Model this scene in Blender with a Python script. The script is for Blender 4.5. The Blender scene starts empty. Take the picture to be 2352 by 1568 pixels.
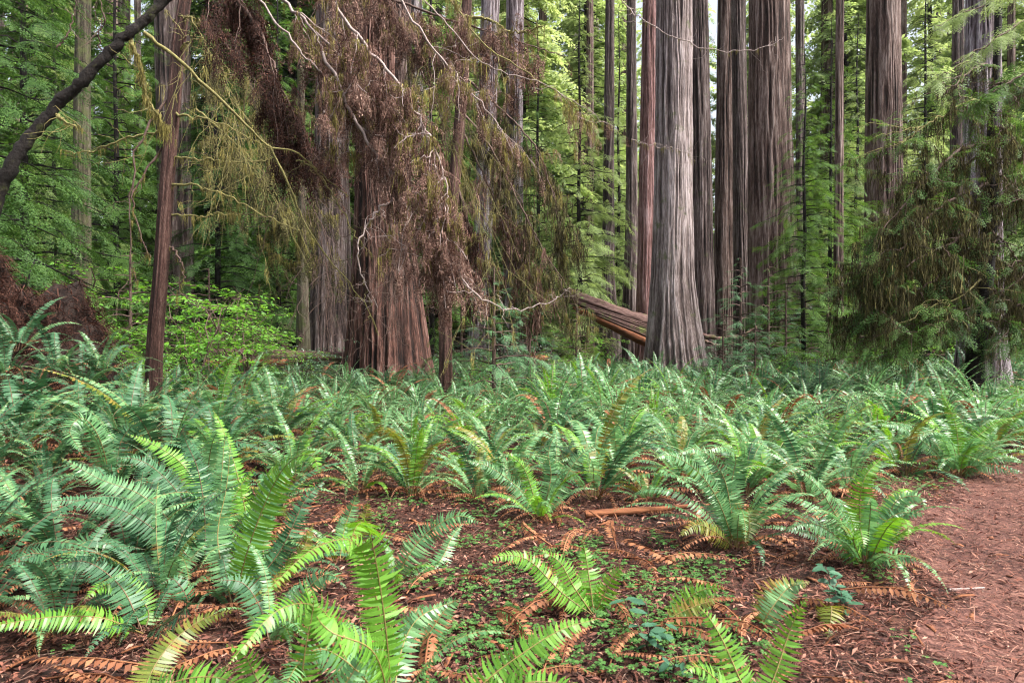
import bpy, math, random
import numpy as np
from math import radians as rad, pi

# ------------------------------------------------------------------ camera, world, sun, exposure
SC = bpy.context.scene
COL = SC.collection
CAMZ = 1.62
PITCH = rad(-0.88)
cd = bpy.data.cameras.new("camera"); cam = bpy.data.objects.new("camera", cd); COL.objects.link(cam)
cd.lens = 24; cd.sensor_width = 36; cd.clip_start = 0.05; cd.clip_end = 2000
cam.location = (0, 0, CAMZ); cam.rotation_euler = (pi/2 + PITCH, 0, 0)
cd.dof.use_dof = True; cd.dof.focus_distance = 17.0; cd.dof.aperture_fstop = 5.0
SC.camera = cam

SUN_EL, SUN_AZ = rad(55), rad(110)      # azimuth measured clockwise from +Y
W = bpy.data.worlds.new("World"); SC.world = W; W.use_nodes = True
wn = W.node_tree; bg = wn.nodes["Background"]
sky = wn.nodes.new("ShaderNodeTexSky"); sky.sky_type = 'NISHITA'; sky.sun_disc = False
sky.sun_elevation = SUN_EL; sky.sun_rotation = SUN_AZ; sky.air_density = 1.0; sky.dust_density = 5.0; sky.ozone_density = 1.0
hz = wn.nodes.new("ShaderNodeHueSaturation"); hz.inputs["Saturation"].default_value = 0.45; wn.links.new(sky.outputs[0], hz.inputs["Color"])
wn.links.new(hz.outputs[0], bg.inputs[0]); bg.inputs[1].default_value = 0.105
sd = bpy.data.lights.new("sun", 'SUN'); sun = bpy.data.objects.new("sun", sd); COL.objects.link(sun)
sd.energy = 3.2; sd.angle = rad(14); sd.color = (1.0, 0.95, 0.88)
sx, sy, sz = math.sin(SUN_AZ)*math.cos(SUN_EL), math.cos(SUN_AZ)*math.cos(SUN_EL), math.sin(SUN_EL)
from mathutils import Vector
sun.rotation_euler = Vector((sx, sy, sz)).to_track_quat('Z', 'Y').to_euler()
SC.view_settings.view_transform = 'Standard'; SC.view_settings.look = 'None'
SC.view_settings.exposure = 1.82; SC.view_settings.gamma = 1.0
SC.cycles.max_bounces = 6; SC.cycles.diffuse_bounces = 3; SC.cycles.glossy_bounces = 2; SC.cycles.transmission_bounces = 3
SC.cycles.filter_width = 1.1; SC.cycles.use_adaptive_sampling = True; SC.cycles.adaptive_threshold = 0.02

R = np.random.default_rng(7)
A = lambda *a: np.array(a, float)

# ------------------------------------------------------------------ picture -> place helpers (2352 x 1568 measuring grid of the photo)
FPX = 1568.0
_cp, _sp = math.cos(PITCH), math.sin(PITCH)
def ray(px, py):
    x = (px-1176)/FPX; v = -(py-784)/FPX
    return A(x, _cp - v*_sp, _sp + v*_cp)
def P(px, py, Y):
    d = ray(px, py); return A(0, 0, CAMZ) + d*(Y/d[1])
def G(px, py):
    d = ray(px, py); z = 0.0
    for _ in range(12):
        t = (z-CAMZ)/d[2]; q = d*t; z = float(ground_h(q[0], q[1]))
    return A(q[0], q[1], z)
def to_px(p):
    x, y, z = p[0], p[1], p[2]-CAMZ
    f = y*_cp + z*_sp; u = -y*_sp + z*_cp
    return 1176 + FPX*x/f, 784 - FPX*u/f

# ------------------------------------------------------------------ noise
_tab = np.random.default_rng(3).random((256, 256))
def vn(u, v, pu=256):
    u = np.asarray(u, float); v = np.asarray(v, float)
    iu = np.floor(u).astype(int); iv = np.floor(v).astype(int); fu = u-iu; fv = v-iv
    fu = fu*fu*(3-2*fu); fv = fv*fv*(3-2*fv)
    a = _tab[iu % pu, iv % 256]; b = _tab[(iu+1) % pu, iv % 256]; c = _tab[iu % pu, (iv+1) % 256]; d = _tab[(iu+1) % pu, (iv+1) % 256]
    return (a*(1-fu)+b*fu)*(1-fv) + (c*(1-fu)+d*fu)*fv
def ground_h(x, y):
    x = np.asarray(x, float); y = np.asarray(y, float)
    h = 0.16*(vn(x*0.35+40, y*0.35+9)-0.5) + 0.05*(vn(x*1.3+5, y*1.3+70)-0.5)
    h = h + 0.45*np.exp(-((x+4.6)/2.0)**2-((y-6.6)/2.4)**2)
    p = path_mask(x, y)
    h = h*(1-0.8*p) - 0.04*p
    far = np.clip((y-45)/60, 0, 1)
    return h + far*far*5
def path_edge(y):   # x of the trail's near edge for a given y
    return np.interp(y, [0, 2.6, 3.4, 4.3, 5.6, 7.0, 8.2, 9.5, 14], [1.15, 1.5, 1.95, 2.45, 3.15, 4.3, 5.7, 8.0, 20])
def path_mask(x, y):
    e = path_edge(y) + 0.35*(vn(y*1.7+11, x*0+3)-0.5)
    return np.clip((x-e)/0.5, 0, 1)

# ------------------------------------------------------------------ mesh accumulator
class Acc:
    def __init__(s): s.v = []; s.f = {3: [], 4: []}; s.m = {3: [], 4: []}; s.n = 0; s.a = []
    def add(s, v, f, mat=0, attr=None):
        v = np.asarray(v, float).reshape(-1, 3); f = np.asarray(f, int)
        k = f.shape[1]
        s.v.append(v); s.f[k].append(f + s.n); s.m[k].append(np.full(len(f), mat)); s.n += len(v)
        s.a.append(np.zeros(len(v)) if attr is None else np.asarray(attr, float).ravel())
        return s
    def merge(s, o, mat=None):
        off = s.n
        for v, a in zip(o.v, o.a): s.v.append(v); s.a.append(a); s.n += len(v)
        for k in (3, 4):
            for f, m in zip(o.f[k], o.m[k]): s.f[k].append(f+off); s.m[k].append(m if mat is None else np.full(len(m), mat))
    def arrays(s):
        v = np.concatenate(s.v); F = {}; M = {}
        for k in (3, 4):
            if s.f[k]: F[k] = np.concatenate(s.f[k]); M[k] = np.concatenate(s.m[k])
        return v, F, M
    def mesh(s, name, mats, smooth=True, attr=None):
        v, F, M = s.arrays()
        me = bpy.data.meshes.new(name)
        nl = sum(f.size for f in F.values()); nf = sum(len(f) for f in F.values())
        me.vertices.add(len(v)); me.vertices.foreach_set("co", v.ravel().astype(np.float32))
        me.loops.add(nl); me.loops.foreach_set("vertex_index", np.concatenate([F[k].ravel() for k in F]).astype(np.int32))
        me.polygons.add(nf)
        st = []; o = 0
        for k in F: st.append(o + np.arange(len(F[k]))*k); o += F[k].size
        me.polygons.foreach_set("loop_start", np.concatenate(st).astype(np.int32))
        me.polygons.foreach_set("material_index", np.concatenate([M[k] for k in F]).astype(np.int32))
        me.polygons.foreach_set("use_smooth", np.full(nf, smooth))
        if attr:
            at = me.attributes.new(attr, 'FLOAT', 'POINT'); at.data.foreach_set("value", np.concatenate(s.a).astype(np.float32))
        me.update(calc_edges=True); me.validate()
        for m in (mats if isinstance(mats, (list, tuple)) else [mats]): me.materials.append(m)
        return me
def link(name, data, parent=None, loc=None, rz=None, sc=None):
    o = bpy.data.objects.new(name, data); COL.objects.link(o)
    if parent is not None: o.parent = parent
    if loc is not None: o.location = [float(c) for c in loc]
    if rz is not None: o.rotation_euler[2] = float(rz)
    if sc is not None: o.scale = (sc, sc, sc) if np.isscalar(sc) else tuple(float(c) for c in sc)
    return o
def tag(o, label, cat, group=None):
    o["label"] = label; o["category"] = cat
    if group: o["group"] = group
    return o
def copy_tree(o, loc, rz, sc, name=None):
    c = o.copy(); COL.objects.link(c)
    c.location = [float(q) for q in loc]; c.rotation_euler = (0, 0, float(rz)); c.scale = (sc, sc, sc) if np.isscalar(sc) else sc
    for ch in o.children:
        d = ch.copy(); COL.objects.link(d); d.parent = c
    return c

def stamp(T, M, O, mat=None):
    """T: Acc template; M (n,3,3) columns = images of axes; O (n,3)."""
    v, F, Mt = T.arrays(); out = Acc(); n = len(O)
    V = np.einsum('nij,vj->nvi', M, v) + O[:, None, :]
    base = V.reshape(-1, 3); first = True
    for k in F:
        f = (F[k][None] + (np.arange(n)*len(v))[:, None, None]).reshape(-1, k)
        mm = np.tile(Mt[k], n) if mat is None else np.full(len(f), mat)
        if first: out.v.append(base); out.a.append(np.zeros(len(base))); out.n = len(base); first = False
        out.f[k].append(f); out.m[k].append(mm)
    return out
def norm(v): return v/np.maximum(np.linalg.norm(v, axis=-1, keepdims=True), 1e-9)
def frames(X, up=None, roll=None, scale=None):
    """matrices whose x axis is X, z axis as near up as can be."""
    X = norm(np.atleast_2d(X)); up = np.tile(A(0, 0, 1), (len(X), 1)) if up is None else up
    Y = np.cross(up, X); bad = np.linalg.norm(Y, axis=1) < 1e-3; Y[bad] = A(0, 1, 0); Y = norm(Y); Z = np.cross(X, Y)
    if roll is not None:
        c, s = np.cos(roll)[:, None], np.sin(roll)[:, None]; Y, Z = Y*c+Z*s, Z*c-Y*s
    M = np.stack([X, Y, Z], 2)
    if scale is not None: M = M*np.asarray(scale).reshape(-1, 1, 1)
    return M
def spline(pts, n):
    """Catmull-Rom through pts -> n samples"""
    p = np.asarray(pts, float); p = np.vstack([2*p[0]-p[1], p, 2*p[-1]-p[-2]]); m = len(p)-3
    t = np.linspace(0, m-1e-6, n); i = t.astype(int); f = (t-i)[:, None]
    a, b, c, d = p[i], p[i+1], p[i+2], p[i+3]
    return 0.5*((2*b)+(-a+c)*f+(2*a-5*b+4*c-d)*f*f+(-a+3*b-3*c+d)*f**3)
def tube(acc, pts, r, sides=5, mat=0, rough=0.0, rng=R):
    pts = np.asarray(pts, float); n = len(pts); r = np.broadcast_to(r, n).astype(float)
    T = norm(np.gradient(pts, axis=0)); ref = A(0.13, 0.21, 0.97) if abs(T[:, 2]).mean() < 0.8 else A(1, 0.1, 0)
    S = norm(np.cross(T, ref)); U = np.cross(T, S)
    a = np.arange(sides)*2*pi/sides
    rr = r[:, None]*(1 + rough*(rng.random((n, sides))-0.5)*2)
    V = pts[:, None] + rr[..., None]*(np.cos(a)[None, :, None]*S[:, None] + np.sin(a)[None, :, None]*U[:, None])
    i = np.arange(n-1)[:, None]*sides; j = np.arange(sides)[None]; j2 = (j+1) % sides
    acc.add(V.reshape(-1, 3), np.stack([i+j, i+j2, i+sides+j2, i+sides+j], -1).reshape(-1, 4), mat)
    return acc

# ------------------------------------------------------------------ materials
def new_mat(name):
    m = bpy.data.materials.new(name); m.use_nodes = True; nt = m.node_tree; nt.nodes.clear()
    return m, nt, nt.nodes, nt.links
def ramp(N, cols):
    r = N.new("ShaderNodeValToRGB"); e = r.color_ramp.elements
    while len(e) < len(cols): e.new(0.5)
    for x, (p, c) in zip(e, cols): x.position = p; x.color = (*c, 1)
    return r
def leaf_mat(name, cols, trans=0.35, rough=0.45, tcol=1.25, spec=0.5, vary=0.25, blot=None, low=0.0):
    """foliage; colour per leaf (island) and per plant (object)"""
    m, nt, N, L = new_mat(name)
    g = N.new("ShaderNodeNewGeometry"); oi = N.new("ShaderNodeObjectInfo")
    mx = N.new("ShaderNodeMath"); mx.operation = 'MULTIPLY_ADD'; mx.inputs[1].default_value = 1-vary
    mo = N.new("ShaderNodeMath"); mo.operation = 'MULTIPLY'; mo.inputs[1].default_value = vary
    L.new(oi.outputs["Random"], mo.inputs[0]); L.new(g.outputs["Random Per Island"], mx.inputs[0]); L.new(mo.outputs[0], mx.inputs[2])
    src = mx.outputs[0]
    if low:
        nz = N.new("ShaderNodeTexNoise"); nz.inputs["Scale"].default_value = low; nz.inputs["Detail"].default_value = 2
        L.new(g.outputs["Position"], nz.inputs["Vector"])
        ad = N.new("ShaderNodeMath"); ad.operation = 'MULTIPLY_ADD'; ad.inputs[1].default_value = 0.9; 
        L.new(nz.outputs[0], ad.inputs[0])
        s2 = N.new("ShaderNodeMath"); s2.operation = 'MULTIPLY_ADD'; s2.inputs[1].default_value = 0.6; s2.inputs[2].default_value = -0.25
        L.new(src, s2.inputs[0]); L.new(s2.outputs[0], ad.inputs[2]); src = ad.outputs[0]
    r = ramp(N, cols); L.new(src, r.inputs[0])
    b = N.new("ShaderNodeBsdfPrincipled"); b.inputs["Roughness"].default_value = rough; b.inputs["Specular IOR Level"].default_value = spec
    L.new(r.outputs[0], b.inputs["Base Color"])
    t = N.new("ShaderNodeBsdfTranslucent"); hs = N.new("ShaderNodeHueSaturation"); hs.inputs["Hue"].default_value = 0.485; hs.inputs["Value"].default_value = tcol; hs.inputs["Saturation"].default_value = 1.1
    L.new(r.outputs[0], hs.inputs["Color"]); L.new(hs.outputs[0], t.inputs[0])
    mi = N.new("ShaderNodeMixShader"); mi.inputs[0].default_value = trans
    L.new(b.outputs[0], mi.inputs[1]); L.new(t.outputs[0], mi.inputs[2])
    o = N.new("ShaderNodeOutputMaterial"); L.new(mi.outputs[0], o.inputs[0])
    return m
def wood_mat(name, cols, scale=(9, 9, 1.2), bump=0.5, rough=0.85, attr=False, moss=None, moss_amt=0.5, detail=7):
    m, nt, N, L = new_mat(name)
    tc = N.new("ShaderNodeTexCoord"); mp = N.new("ShaderNodeMapping"); mp.inputs["Scale"].default_value = scale
    L.new(tc.outputs["Object"], mp.inputs[0])
    nz = N.new("ShaderNodeTexNoise"); nz.inputs["Scale"].default_value = 1.6; nz.inputs["Detail"].default_value = detail; nz.inputs["Roughness"].default_value = 0.65
    L.new(mp.outputs[0], nz.inputs["Vector"]); src = nz.outputs[0]
    n2 = N.new("ShaderNodeTexNoise"); n2.inputs["Scale"].default_value = 0.55; n2.inputs["Detail"].default_value = 3
    L.new(tc.outputs["Object"], n2.inputs["Vector"])
    if attr:
        at = N.new("ShaderNodeAttribute"); at.attribute_name = "ridge"
        a1 = N.new("ShaderNodeMath"); a1.operation = 'MULTIPLY_ADD'; a1.inputs[1].default_value = 1.0
        a2 = N.new("ShaderNodeMath"); a2.operation = 'MULTIPLY_ADD'; a2.inputs[1].default_value = 0.9; a2.inputs[2].default_value = -0.62
        L.new(at.outputs["Fac"], a1.inputs[0]); L.new(nz.outputs[0], a2.inputs[0]); L.new(a2.outputs[0], a1.inputs[2]); src = a1.outputs[0]
    if attr:
        m4 = N.new("ShaderNodeMapping"); m4.inputs["Scale"].default_value = (scale[0]*3.2, scale[1]*3.2, scale[2]*5); L.new(tc.outputs["Object"], m4.inputs[0])
        n4 = N.new("ShaderNodeTexNoise"); n4.inputs["Scale"].default_value = 1.5; n4.inputs["Detail"].default_value = 4; n4.inputs["Roughness"].default_value = .7; L.new(m4.outputs[0], n4.inputs["Vector"])
        a4 = N.new("ShaderNodeMath"); a4.operation = 'MULTIPLY_ADD'; a4.inputs[1].default_value = 1.1; s4 = N.new("ShaderNodeMath"); s4.operation = 'ADD'; s4.inputs[1].default_value = -.55
        L.new(n4.outputs[0], a4.inputs[0]); L.new(src, s4.inputs[0]); L.new(s4.outputs[0], a4.inputs[2]); src = a4.outputs[0]
    a3 = N.new("ShaderNodeMath"); a3.operation = 'MULTIPLY_ADD'; a3.inputs[1].default_value = 0.35; 
    s3 = N.new("ShaderNodeMath"); s3.operation = 'ADD'; s3.inputs[1].default_value = -0.175
    L.new(n2.outputs[0], a3.inputs[0]); L.new(src, s3.inputs[0]); L.new(s3.outputs[0], a3.inputs[2])
    r = ramp(N, cols); L.new(a3.outputs[0], r.inputs[0]); col = r.outputs[0]
    if moss:
        n3 = N.new("ShaderNodeTexNoise"); n3.inputs["Scale"].default_value = 2.2; n3.inputs["Detail"].default_value = 6; n3.inputs["Roughness"].default_value = 0.7
        L.new(tc.outputs["Object"], n3.inputs["Vector"])
        mr = N.new("ShaderNodeMapRange"); mr.inputs[1].default_value = 0.62-moss_amt*0.3; mr.inputs[2].default_value = 0.74-moss_amt*0.3
        L.new(n3.outputs[0], mr.inputs[0])
        mm = N.new("ShaderNodeMix"); mm.data_type = 'RGBA'; L.new(mr.outputs[0], mm.inputs[0]); L.new(col, mm.inputs[6]); mm.inputs[7].default_value = (*moss, 1)
        col = mm.outputs[2]
    b = N.new("ShaderNodeBsdfPrincipled"); b.inputs["Roughness"].default_value = rough; b.inputs["Specular IOR Level"].default_value = 0.3
    L.new(col, b.inputs["Base Color"])
    bu = N.new("ShaderNodeBump"); bu.inputs["Strength"].default_value = bump; bu.inputs["Distance"].default_value = 0.04
    L.new(src, bu.inputs["Height"]); L.new(bu.outputs[0], b.inputs["Normal"])
    o = N.new("ShaderNodeOutputMaterial"); L.new(b.outputs[0], o.inputs[0])
    return m

M = {}
# fern greens
M['fern_new'] = leaf_mat('fern_new_green', [(0, (.075, .20, .022)), (.5, (.125, .30, .035)), (.955, (.17, .36, .05)), (.99, (.36, .20, .05))], trans=.38, rough=.42, vary=.2)
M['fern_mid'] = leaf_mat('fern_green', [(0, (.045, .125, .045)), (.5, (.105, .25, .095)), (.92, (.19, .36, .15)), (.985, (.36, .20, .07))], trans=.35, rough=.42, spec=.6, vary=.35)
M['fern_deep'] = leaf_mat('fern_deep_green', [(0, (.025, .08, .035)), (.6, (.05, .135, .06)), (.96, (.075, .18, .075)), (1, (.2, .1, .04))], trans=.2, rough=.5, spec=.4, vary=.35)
M['fern_olive'] = leaf_mat('fern_olive_green', [(0, (.09, .13, .02)), (.6, (.16, .19, .03)), (1, (.30, .19, .05))], trans=.35, vary=.2)
M['fern_dead'] = leaf_mat('fern_withered', [(0, (.06, .022, .012)), (.5, (.19, .072, .034)), (1, (.38, .18, .09))], trans=.2, rough=.7, spec=.2, vary=.3)
M['stipe'] = leaf_mat('fern_stalk', [(0, (.13, .09, .03)), (1, (.22, .17, .05))], trans=.05, rough=.5)
M['stipe_dark'] = leaf_mat('fern_stalk_brown', [(0, (.07, .035, .018)), (1, (.13, .07, .03))], trans=.0, rough=.6)
# conifer greens
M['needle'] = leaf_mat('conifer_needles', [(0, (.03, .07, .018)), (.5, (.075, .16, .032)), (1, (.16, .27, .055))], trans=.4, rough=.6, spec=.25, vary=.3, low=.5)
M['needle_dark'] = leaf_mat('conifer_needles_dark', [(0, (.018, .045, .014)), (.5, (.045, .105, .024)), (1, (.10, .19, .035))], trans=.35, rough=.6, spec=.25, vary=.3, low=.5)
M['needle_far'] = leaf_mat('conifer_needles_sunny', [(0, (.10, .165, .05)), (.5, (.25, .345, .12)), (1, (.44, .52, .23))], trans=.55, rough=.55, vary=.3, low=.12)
M['needle_blue'] = leaf_mat('conifer_needles_bluish', [(0, (.05, .12, .06)), (.5, (.10, .22, .105)), (1, (.17, .32, .14))], trans=.35, rough=.5, spec=.4, vary=.3)
M['broad'] = leaf_mat('broad_leaves', [(0, (.06, .17, .03)), (.5, (.12, .30, .045)), (1, (.21, .44, .07))], trans=.5, rough=.4, vary=.3)
M['broad_dark'] = leaf_mat('glossy_evergreen_leaves', [(0, (.015, .05, .022)), (.6, (.03, .09, .04)), (1, (.07, .15, .07))], trans=.15, rough=.3, spec=.8, vary=.3)
M['salal'] = leaf_mat('oval_leaves', [(0, (.025, .08, .045)), (.6, (.045, .125, .07)), (1, (.07, .17, .09))], trans=.3, rough=.55, spec=.35)
M['sorrel'] = leaf_mat('sorrel_leaves', [(0, (.03, .085, .02)), (.5, (.06, .15, .035)), (1, (.11, .22, .055))], trans=.3, rough=.7, spec=.2, vary=.1)
M['wither'] = leaf_mat('withered_needles', [(0, (.018, .008, .006)), (.35, (.095, .048, .036)), (.7, (.23, .14, .11)), (1, (.45, .33, .27))], trans=.2, rough=.8, spec=.15, vary=.2)
M['wither_red'] = leaf_mat('withered_needles_red', [(0, (.008, .004, .003)), (.5, (.036, .016, .012)), (1, (.12, .056, .038))], trans=.2, rough=.8, spec=.15, vary=.2)
M['moss'] = leaf_mat('hanging_moss', [(0, (.06, .052, .02)), (.5, (.18, .155, .05)), (1, (.36, .32, .10))], trans=.2, rough=.9, spec=.1, vary=.2)
M['moss_dark'] = leaf_mat('hanging_moss_dark', [(0, (.012, .010, .006)), (.5, (.055, .048, .024)), (.85, (.15, .135, .055)), (1, (.32, .30, .11))], trans=.15, rough=.9, spec=.1, vary=.2)
M['litter'] = leaf_mat('litter_flakes', [(0, (.025, .010, .009)), (.45, (.095, .036, .027)), (.8, (.22, .09, .062)), (1, (.40, .23, .17))], trans=.1, rough=.75, spec=.2, vary=0)
# bark
M['bark_grey'] = wood_mat('bark_grey', [(.08, (.03, .019, .018)), (.33, (.095, .068, .063)), (.55, (.20, .155, .148)), (.85, (.40, .335, .335))], (8, 8, .55), 1.0, attr=True, moss=(.10, .105, .05), moss_amt=.12)
M['bark_red'] = wood_mat('bark_reddish', [(.12, (.03, .012, .010)), (.4, (.12, .054, .048)), (.62, (.22, .12, .112)), (.9, (.36, .24, .24))], (9, 9, .7), .8, attr=True)
M['bark_brown'] = wood_mat('bark_brown', [(.12, (.008, .004, .003)), (.36, (.046, .024, .019)), (.58, (.125, .080, .068)), (.9, (.30, .235, .215))], (8, 8, .5), 1.0, attr=True)
M['bark_rust'] = wood_mat('bark_rust_brown', [(.12, (.006, .0026, .002)), (.38, (.036, .014, .010)), (.6, (.100, .044, .032)), (.9, (.24, .15, .13))], (7, 7, .5), 1.0, attr=True)
M['bark_dark'] = wood_mat('bark_dark', [(.12, (.007, .004, .004)), (.38, (.036, .022, .020)), (.62, (.105, .075, .070)), (.9, (.24, .20, .195))], (8, 8, .5), 1.0, attr=True, moss=(.06, .065, .03), moss_amt=.15)
M['bark_pale'] = wood_mat('bark_pale', [(.15, (.02, .012, .012)), (.42, (.085, .06, .064)), (.62, (.26, .21, .23)), (.9, (.58, .52, .55))], (8, 8, .5), 1.0, attr=True)
M['bark_mossy'] = wood_mat('bark_mossy', [(.2, (.02, .015, .010)), (.5, (.06, .048, .032)), (.8, (.13, .115, .08))], (12, 12, 3), .7, attr=True, moss=(.065, .075, .025), moss_amt=.45)
M['bark_thin'] = wood_mat('bark_thin_red', [(.2, (.018, .007, .005)), (.45, (.048, .020, .015)), (.65, (.095, .045, .036)), (.9, (.19, .115, .095))], (20, 20, 2.4), .9, attr=True)
M['bark_black'] = wood_mat('bark_nearly_black', [(.25, (.003, .002, .0015)), (.55, (.008, .005, .004)), (.85, (.02, .015, .010))], (14, 14, 14), .7, moss=(.075, .085, .02), moss_amt=.12)
M['twig_moss'] = wood_mat('twig_mossy', [(.25, (.06, .05, .025)), (.5, (.17, .15, .055)), (.8, (.34, .31, .11))], (30, 30, 30), .6)
M['twig_pale'] = wood_mat('twig_pale', [(.25, (.12, .08, .075)), (.5, (.30, .235, .22)), (.8, (.38, .32, .30))], (25, 25, 25), .5)
M['twig_brown'] = wood_mat('twig_brown', [(.25, (.03, .018, .014)), (.5, (.085, .052, .042)), (.8, (.17, .12, .10))], (25, 25, 25), .5)
M['twig_litter'] = wood_mat('litter_twigs', [(.25, (.04, .02, .015)), (.5, (.13, .075, .055)), (.8, (.27, .19, .16))], (25, 25, 25), .5)
M['log_wood'] = wood_mat('split_wood', [(.2, (.03, .010, .006)), (.42, (.13, .046, .020)), (.65, (.26, .10, .043)), (.85, (.40, .19, .095))], (1.2, 12, 12), .6)
M['log_bark'] = wood_mat('log_bark', [(.2, (.025, .012, .010)), (.5, (.085, .045, .038)), (.8, (.18, .115, .10))], (1.4, 14, 14), .9, moss=(.10, .12, .03), moss_amt=.3)
M['soil'] = wood_mat('soil', [(.2, (.006, .004, .003)), (.5, (.02, .011, .008)), (.8, (.05, .027, .02))], (9, 9, 9), .8)

def ground_mat(name, cols, cell, flake):
    m, nt, N, L = new_mat(name)
    tc = N.new("ShaderNodeTexCoord")
    n1 = N.new("ShaderNodeTexNoise"); n1.inputs["Scale"].default_value = 26; n1.inputs["Detail"].default_value = 10; n1.inputs["Roughness"].default_value = 0.75
    n2 = N.new("ShaderNodeTexNoise"); n2.inputs["Scale"].default_value = 1.3; n2.inputs["Detail"].default_value = 5
    wp = N.new("ShaderNodeTexNoise"); wp.inputs["Scale"].default_value = 5; wp.inputs["Detail"].default_value = 3
    vo = N.new("ShaderNodeTexVoronoi"); vo.inputs["Scale"].default_value = cell; vo.inputs["Randomness"].default_value = 1
    mp = N.new("ShaderNodeMapping"); mp.inputs["Scale"].default_value = (1, flake, 1)
    ad = N.new("ShaderNodeMix"); ad.data_type = 'VECTOR'; ad.inputs[0].default_value = 0.35
    L.new(tc.outputs["Object"], n1.inputs["Vector"]); L.new(tc.outputs["Object"], n2.inputs["Vector"]); L.new(tc.outputs["Object"], wp.inputs["Vector"])
    L.new(tc.outputs["Object"], ad.inputs[4]); L.new(wp.outputs["Color"], ad.inputs[5]); L.new(ad.outputs[1], mp.inputs[0]); L.new(mp.outputs[0], vo.inputs["Vector"])
    sp = N.new("ShaderNodeSeparateColor"); L.new(vo.outputs["Color"], sp.inputs[0])
    a = N.new("ShaderNodeMath"); a.operation = 'MULTIPLY_ADD'; a.inputs[1].default_value = 0.35; L.new(sp.outputs[0], a.inputs[0])
    b_ = N.new("ShaderNodeMath"); b_.operation = 'MULTIPLY_ADD'; b_.inputs[1].default_value = 0.6; L.new(n1.outputs[0], b_.inputs[0])
    c = N.new("ShaderNodeMath"); c.operation = 'MULTIPLY_ADD'; c.inputs[1].default_value = 0.5; c.inputs[2].default_value = -0.25; L.new(n2.outputs[0], c.inputs[0])
    L.new(c.outputs[0], b_.inputs[2]); L.new(b_.outputs[0], a.inputs[2])
    r = ramp(N, cols); L.new(a.outputs[0], r.inputs[0])
    b = N.new("ShaderNodeBsdfPrincipled"); b.inputs["Roughness"].default_value = 0.9; b.inputs["Specular IOR Level"].default_value = 0.2
    L.new(r.outputs[0], b.inputs["Base Color"])
    bu = N.new("ShaderNodeBump"); bu.inputs["Strength"].default_value = 0.8; bu.inputs["Distance"].default_value = 0.02
    L.new(a.outputs[0], bu.inputs["Height"]); L.new(bu.outputs[0], b.inputs["Normal"])
    o = N.new("ShaderNodeOutputMaterial"); L.new(b.outputs[0], o.inputs[0])
    return m
M['ground'] = ground_mat('forest_floor', [(.25, (.006, .003, .002)), (.45, (.026, .011, .008)), (.65, (.07, .030, .020)), (.9, (.17, .085, .055))], 60, .35)
M['path'] = ground_mat('trail_duff', [(.22, (.02, .009, .008)), (.42, (.07, .030, .024)), (.62, (.14, .064, .050)), (.88, (.26, .14, .11))], 90, .3)

# ------------------------------------------------------------------ ground and trail
def grid_sheet(xs, ys, h):
    X, Y = np.meshgrid(xs, ys); Z = h(X, Y)
    nx, ny = len(xs), len(ys); i = np.arange(ny-1)[:, None]*nx; j = np.arange(nx-1)[None]
    f = np.stack([i+j, i+j+1, i+nx+j+1, i+nx+j], -1).reshape(-1, 4)
    return np.stack([X, Y, Z], -1).reshape(-1, 3), f
u = np.linspace(-1, 1, 260); xs = 14*u + 486*np.sign(u)*np.abs(u)**7
v_ = np.linspace(0, 1, 330); ys = -25 + 60*v_ + 565*v_**9
acc = Acc(); vv, ff = grid_sheet(xs, ys, lambda x, y: ground_h(x, y) + 0.03*(vn(x*5, y*5)-.5)); acc.add(vv, ff)
o = link('ground', acc.mesh('ground', M['ground'])); o["kind"] = "structure"
# trail: sheet that follows the ground, 6 mm above it, ragged inner edge
ty = np.linspace(-6, 9.6, 300); tu = np.linspace(0, 1, 60)
TY, TU = np.meshgrid(ty, tu, indexing='ij')
e = path_edge(TY) + 0.35*(vn(TY*1.7+11, TY*0+3)-0.5) + 0.15*(vn(TY*7, TY*0+8)-.5)+.12
TX = e + TU**1.5*3.6
TZ = ground_h(TX, TY) + 0.03*(vn(TX*5, TY*5)-.5) + 0.012 - 0.05*(TU < .001)
i = np.arange(299)[:, None]*60; j = np.arange(59)[None]
acc = Acc(); acc.add(np.stack([TX, TY, TZ], -1).reshape(-1, 3), np.stack([i+j, i+j+1, i+60+j+1, i+60+j], -1).reshape(-1, 4))
o = link('path', acc.mesh('path', M['path'])); o["kind"] = "structure"

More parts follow.
